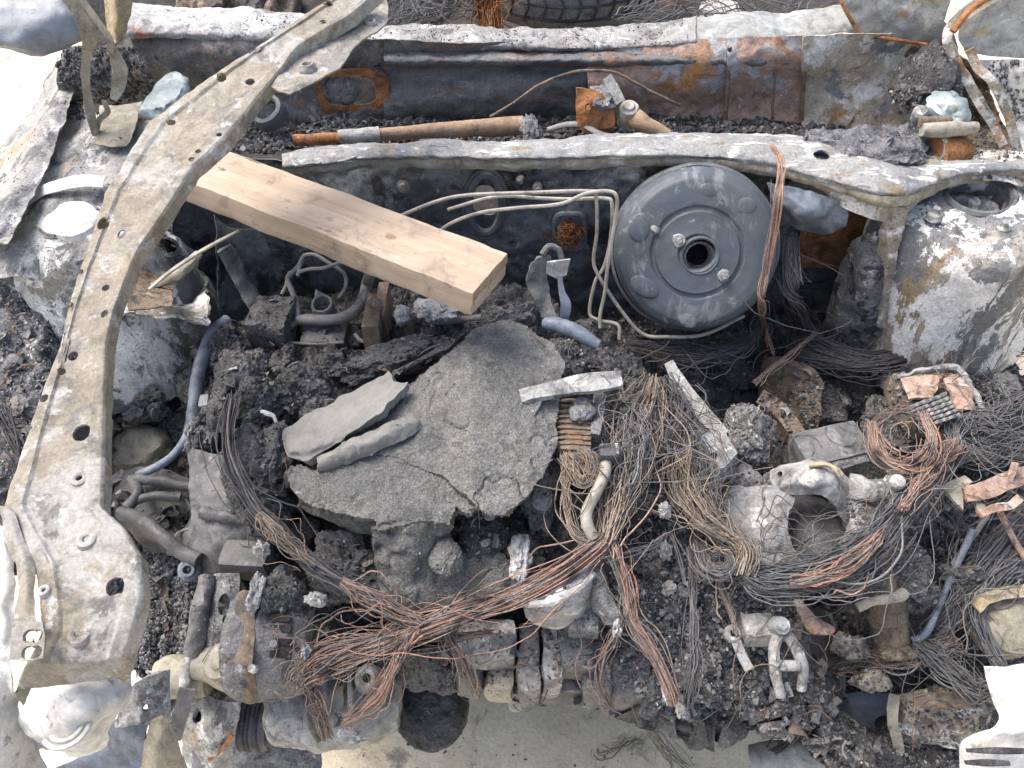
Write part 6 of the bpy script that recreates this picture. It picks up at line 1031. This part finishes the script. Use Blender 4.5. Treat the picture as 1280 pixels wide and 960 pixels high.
def crumbs(name, label, poly, n, mat, r0, r1, on=BAY, ground=False, clump=0, seed=0, nz=.15, protos=None):
    """crumbs lie where a random line of sight meets an allowed surface; they are solid pieces resting on it"""
    rg = np.random.default_rng(seed + 900); Vs, Fs, Ts, off, k, tries = [], [], [], 0, 0, 0
    xs = [p[0] for p in poly]; ys = [p[1] for p in poly]
    while k < n and tries < n * 5:
        tries += 1; px, py = rg.uniform(min(xs), max(xs)), rg.uniform(min(ys), max(ys))
        if len(poly) > 4 and not inpoly((px, py), poly): continue
        if clump and math.sin(px * .071 + seed) * math.sin(py * .083 + seed * 2) + .7 * math.sin(px * .19 + py * .11) * math.sin(py * .23 - px * .05) < rg.uniform(-1, 1) * clump: continue
        if ground: hit = Vector(P(px, py, GZ + .003)); nv = Vector((0, 0, 1))
        else:
            hit, nv, fi, _ = bvh.ray_cast(CV, Vector(ray(px, py).tolist()).normalized())
            if hit is None or not BO[fi].startswith(on) or abs(nv.z) < nz: continue
        r = r0 * (r1 / r0) ** (rg.uniform() ** 2.0); V, F = (protos[int(rg.integers(0, len(protos)))] if protos else PROTO[int(rg.integers(0, 7)) if r < .004 else int(rg.integers(0, 10))])
        v = (V * r) @ (RTS if not protos else RTL)[int(rg.integers(0, 200))].T
        Vs.append(v + np.array(hit[:]) + np.array([0, 0, r * .2])); Fs.append(F + off); off += len(v); Ts.append(np.full(len(v), rg.uniform())); k += 1
    if Vs: return add(name, (np.concatenate(Vs), np.concatenate(Fs)), mat, kind='stuff', label=label, cat='debris', tint=np.concatenate(Ts), sharp=None, smooth_=False)
crumbs('ash_bed', 'loose grey ash and char crumbs lying on the gearbox', [(760, 640), (850, 610), (960, 700), (975, 800), (950, 890), (840, 900), (775, 860), (755, 740)], 4900, m_debrisg, .001, 0.0047, seed=1)
crumbs('ash_crumbs', 'grey crumbs in the gap left of the alternator bracket', [(150, 600), (250, 690), (255, 800), (215, 850), (140, 840)], 2100, m_debrisg, .001, 0.0040, seed=2)
crumbs('char_crumbs', 'black crumbs scattered over the engine char', rect(230, 370, 770, 800), 2600, m_debrisd, .0008, 0.0036, seed=3)
crumbs('char_crumbs', 'black crumbs under the booster', rect(700, 380, 1045, 640), 2200, m_debris, .001, 0.0043, seed=4)
crumbs('char_crumbs', 'dark crumbs below the right tower', rect(1000, 400, 1280, 640), 2500, m_debris, .001, 0.0043, seed=5)
crumbs('ash_crumbs', 'mixed crumbs over the lower right of the bay', rect(960, 600, 1280, 960), 3800, m_debris, .001, 0.0043, seed=6, on=BAY + ('foam', 'rust_plate'))
crumbs('char_crumbs', 'black char crumbs heaped in the plenum', rect(230, 110, 1160, 195), 3849, m_debrisd, .0015, 0.0065, on=('plenum_floor', 'corner_hollow', 'plenum_shelf'), seed=7)
crumbs('ash_crumbs', 'grey flakes on the left inner fender', rect(0, 330, 280, 660), 3150, m_debrisg, .0008, 0.0032, on=('inner_fender', 'tower_wall', 'charred_residue', 'bay_side'), clump=.8, seed=8)
crumbs('char_crumbs', 'black crumbs in the left hinge well', rect(70, 60, 220, 150), 1120, m_debrisd, .0012, 0.0050, on=('hinge_well', 'fender_apron'), seed=9)
crumbs('char_crumbs', 'black flakes along the windscreen rail', rect(300, 20, 860, 70), 1050, m_debrisd, .0006, 0.0020, on=('cowl_rail', 'cowl_ledge'), clump=1, seed=10)
crumbs('ash_crumbs', 'crumbs in the right rear corner', rect(1090, 60, 1280, 225), 1260, m_debris, .0008, 0.0036, on=('corner', 'plenum_shelf', 'fender_side'), clump=.6, seed=11)
crumbs('ash_crumbs', 'crumbs on the engine front castings', rect(540, 740, 800, 890), 1050, m_debris, .0006, 0.0029, on=('cast_boss', 'front_rib', 'sump', 'water', 'sensor', 'charred', 'char_lump', 'crankcase'), seed=12)
crumbs('ground_crumbs', 'small dark crumbs strewn on the pale ground', rect(380, 830, 1040, 975), 294, m_debrisd, .0008, 0.0036, ground=True, seed=13)
crumbs('ash_crumbs', 'ash specks on the left tower and aprons', rect(0, 120, 290, 440), 1120, m_debris, .0005, 0.0014, on=('strut_tower', 'fender_apron', 'fender_rail', 'tower_pocket'), clump=1, seed=14)
crumbs('ash_crumbs', 'ash specks on the right tower', rect(1000, 190, 1280, 450), 840, m_debris, .0005, 0.0014, on=('strut_tower', 'brace', 'plenum_shelf', 'tower_flange'), clump=1, seed=15)
crumbs('ash_crumbs', 'pale grit sprinkled on the engine cover crust', rect(350, 395, 710, 775), 1050, m_debrisg, .0004, 0.0012, on=('crust',), clump=.8, seed=16)
crumbs('ash_crumbs', 'grit on the alternator and compressor', rect(180, 700, 500, 940), 840, m_debrisg, .0005, 0.0016, on=('bracket', 'end_cover', 'top_plate', 'lower_panel'), clump=.8, seed=17)
m_scrap = palette('scorched_scrap', [(0, (.06, .06, .062)), (.25, (.15, .15, .15)), (.45, (.26, .255, .245)), (.6, (.14, .10, .08)), (.8, (.24, .23, .21)), (.93, (.36, .35, .34)), (1, (.6, .6, .58))], rough=.75, soot=.2, bsc=320, bump=.5)
crumbs('scrap_bits', 'small bent metal flakes and sticks over the lower right of the bay', rect(950, 430, 1280, 950), 360, m_scrap, .004, .012, protos=SCR, seed=21, on=BAY + ('rust_plate',))
crumbs('scrap_bits', 'small flakes and sticks in the char around the cover', rect(230, 370, 960, 890), 420, m_scrap, .003, .010, protos=SCR, seed=22)
crumbs('scrap_bits', 'flakes and sticks in the plenum', rect(300, 110, 1180, 190), 160, m_scrap, .005, .014, protos=SCR, seed=23, on=('plenum_floor', 'plenum_shelf', 'corner'))
crumbs('scrap_bits', 'flakes on the left side of the bay', rect(0, 330, 280, 850), 200, m_scrap, .004, .013, protos=SCR, seed=24, on=('inner_fender', 'charred_residue', 'mount_casting', 'tower_wall'))
# hair-thin loose strands lying about
SV, SF, ST, off = [], [], [], 0; rg = np.random.default_rng(77)
for k in range(230):
    px, py = (rg.uniform(760, 1275), rg.uniform(430, 900)) if k < 160 else (rg.uniform(250, 760), rg.uniform(380, 880))
    hit, nv, fi, _ = bvh.ray_cast(CV, Vector(ray(px, py).tolist()).normalized())
    if hit is None or hit.z < .35 or hit.z > .88 or BO[fi].startswith(('crust', 'smooth', 'front_shell', 'ground')): continue
    h = np.array(hit[:]); L = rg.uniform(.02, .09); th = rg.uniform(0, 6.28); cv = rg.uniform(-60, 60); pts = [h + np.array([0, 0, .004])]
    for s in range(5):
        th += cv * L / 6; q = pts[-1] + np.array([math.cos(th), math.sin(th), 0]) * L / 6; hh = bvh.ray_cast(Vector((q[0], q[1], pts[-1][2] + .03)), Vector((0, 0, -1)))[0]
        q[2] = max(hh.z + .0025, pts[-1][2] - .008) if hh is not None else pts[-1][2]; pts.append(q)
    vf = tube(pts, .0006, seg=4, ns=18); SV.append(vf[0]); SF += [[i + off for i in f_] for f_ in vf[1]]; off += len(vf[0]); ST.append(np.full(len(vf[0]), rg.uniform()))
add('loose_strands', (np.concatenate(SV), SF), m_copper2, kind='stuff', label='hair-thin loose strands strewn over the bay', cat='strands', tint=np.concatenate(ST), sharp=None)
# larger loose pieces
def ashp(x, y, z, w, h, label, seed, mat=m_ash): add('ash_piece', lump(x, y, z, w, h, .010, seed=seed, amp=.4, freq=2.2, sub=4), mat, label=label, cat='ash piece', group='white ash pieces')
ashp(832, 685, .735, 16, 18, 'white ash lump in the upper ash bed', 401); ashp(838, 732, .73, 15, 14, 'white ash lump in the middle of the ash bed', 402); ashp(772, 780, .76, 12, 22, 'white flake beside the curled strands', 403)
ashp(650, 692, .79, 26, 50, 'white speckled ash patch beside the lower crust', 404); ashp(318, 738, .77, 18, 44, 'white ash streak above the alternator strap', 405); ashp(382, 812, .755, 13, 16, 'bright white flake on the alternator end', 406)
ashp(394, 746, .79, 26, 12, 'white twisted fragment right of the alternator slots', 407); ashp(440, 918, .66, 34, 14, 'white ash crust at the compressor bottom', 408); ashp(834, 858, .72, 10, 30, 'white frayed fragment in the falling copper strands', 409); ashp(852, 882, .68, 10, 22, 'white tag at the bottom of the falling copper strands', 410)
ashp(326, 684, .79, 18, 14, 'small white fragment left of the orange strands', 411); ashp(545, 382, .83, 54, 26, 'fuzzy white ash under the timber end', 412); ashp(832, 634, .80, 14, 14, 'white crumb beside the ochre sweep', 413)
ashp(1178, 812, .60, 18, 14, 'pale ash piece among the lower right wires', 414); ashp(965, 175 + 470, .72, 18, 14, 'small pale ash piece left of the cast mount', 415, m_ashg); ashp(1262, 478, .745, 26, 26, 'grey-white ash clod right of the fuse box', 416, m_ashg)
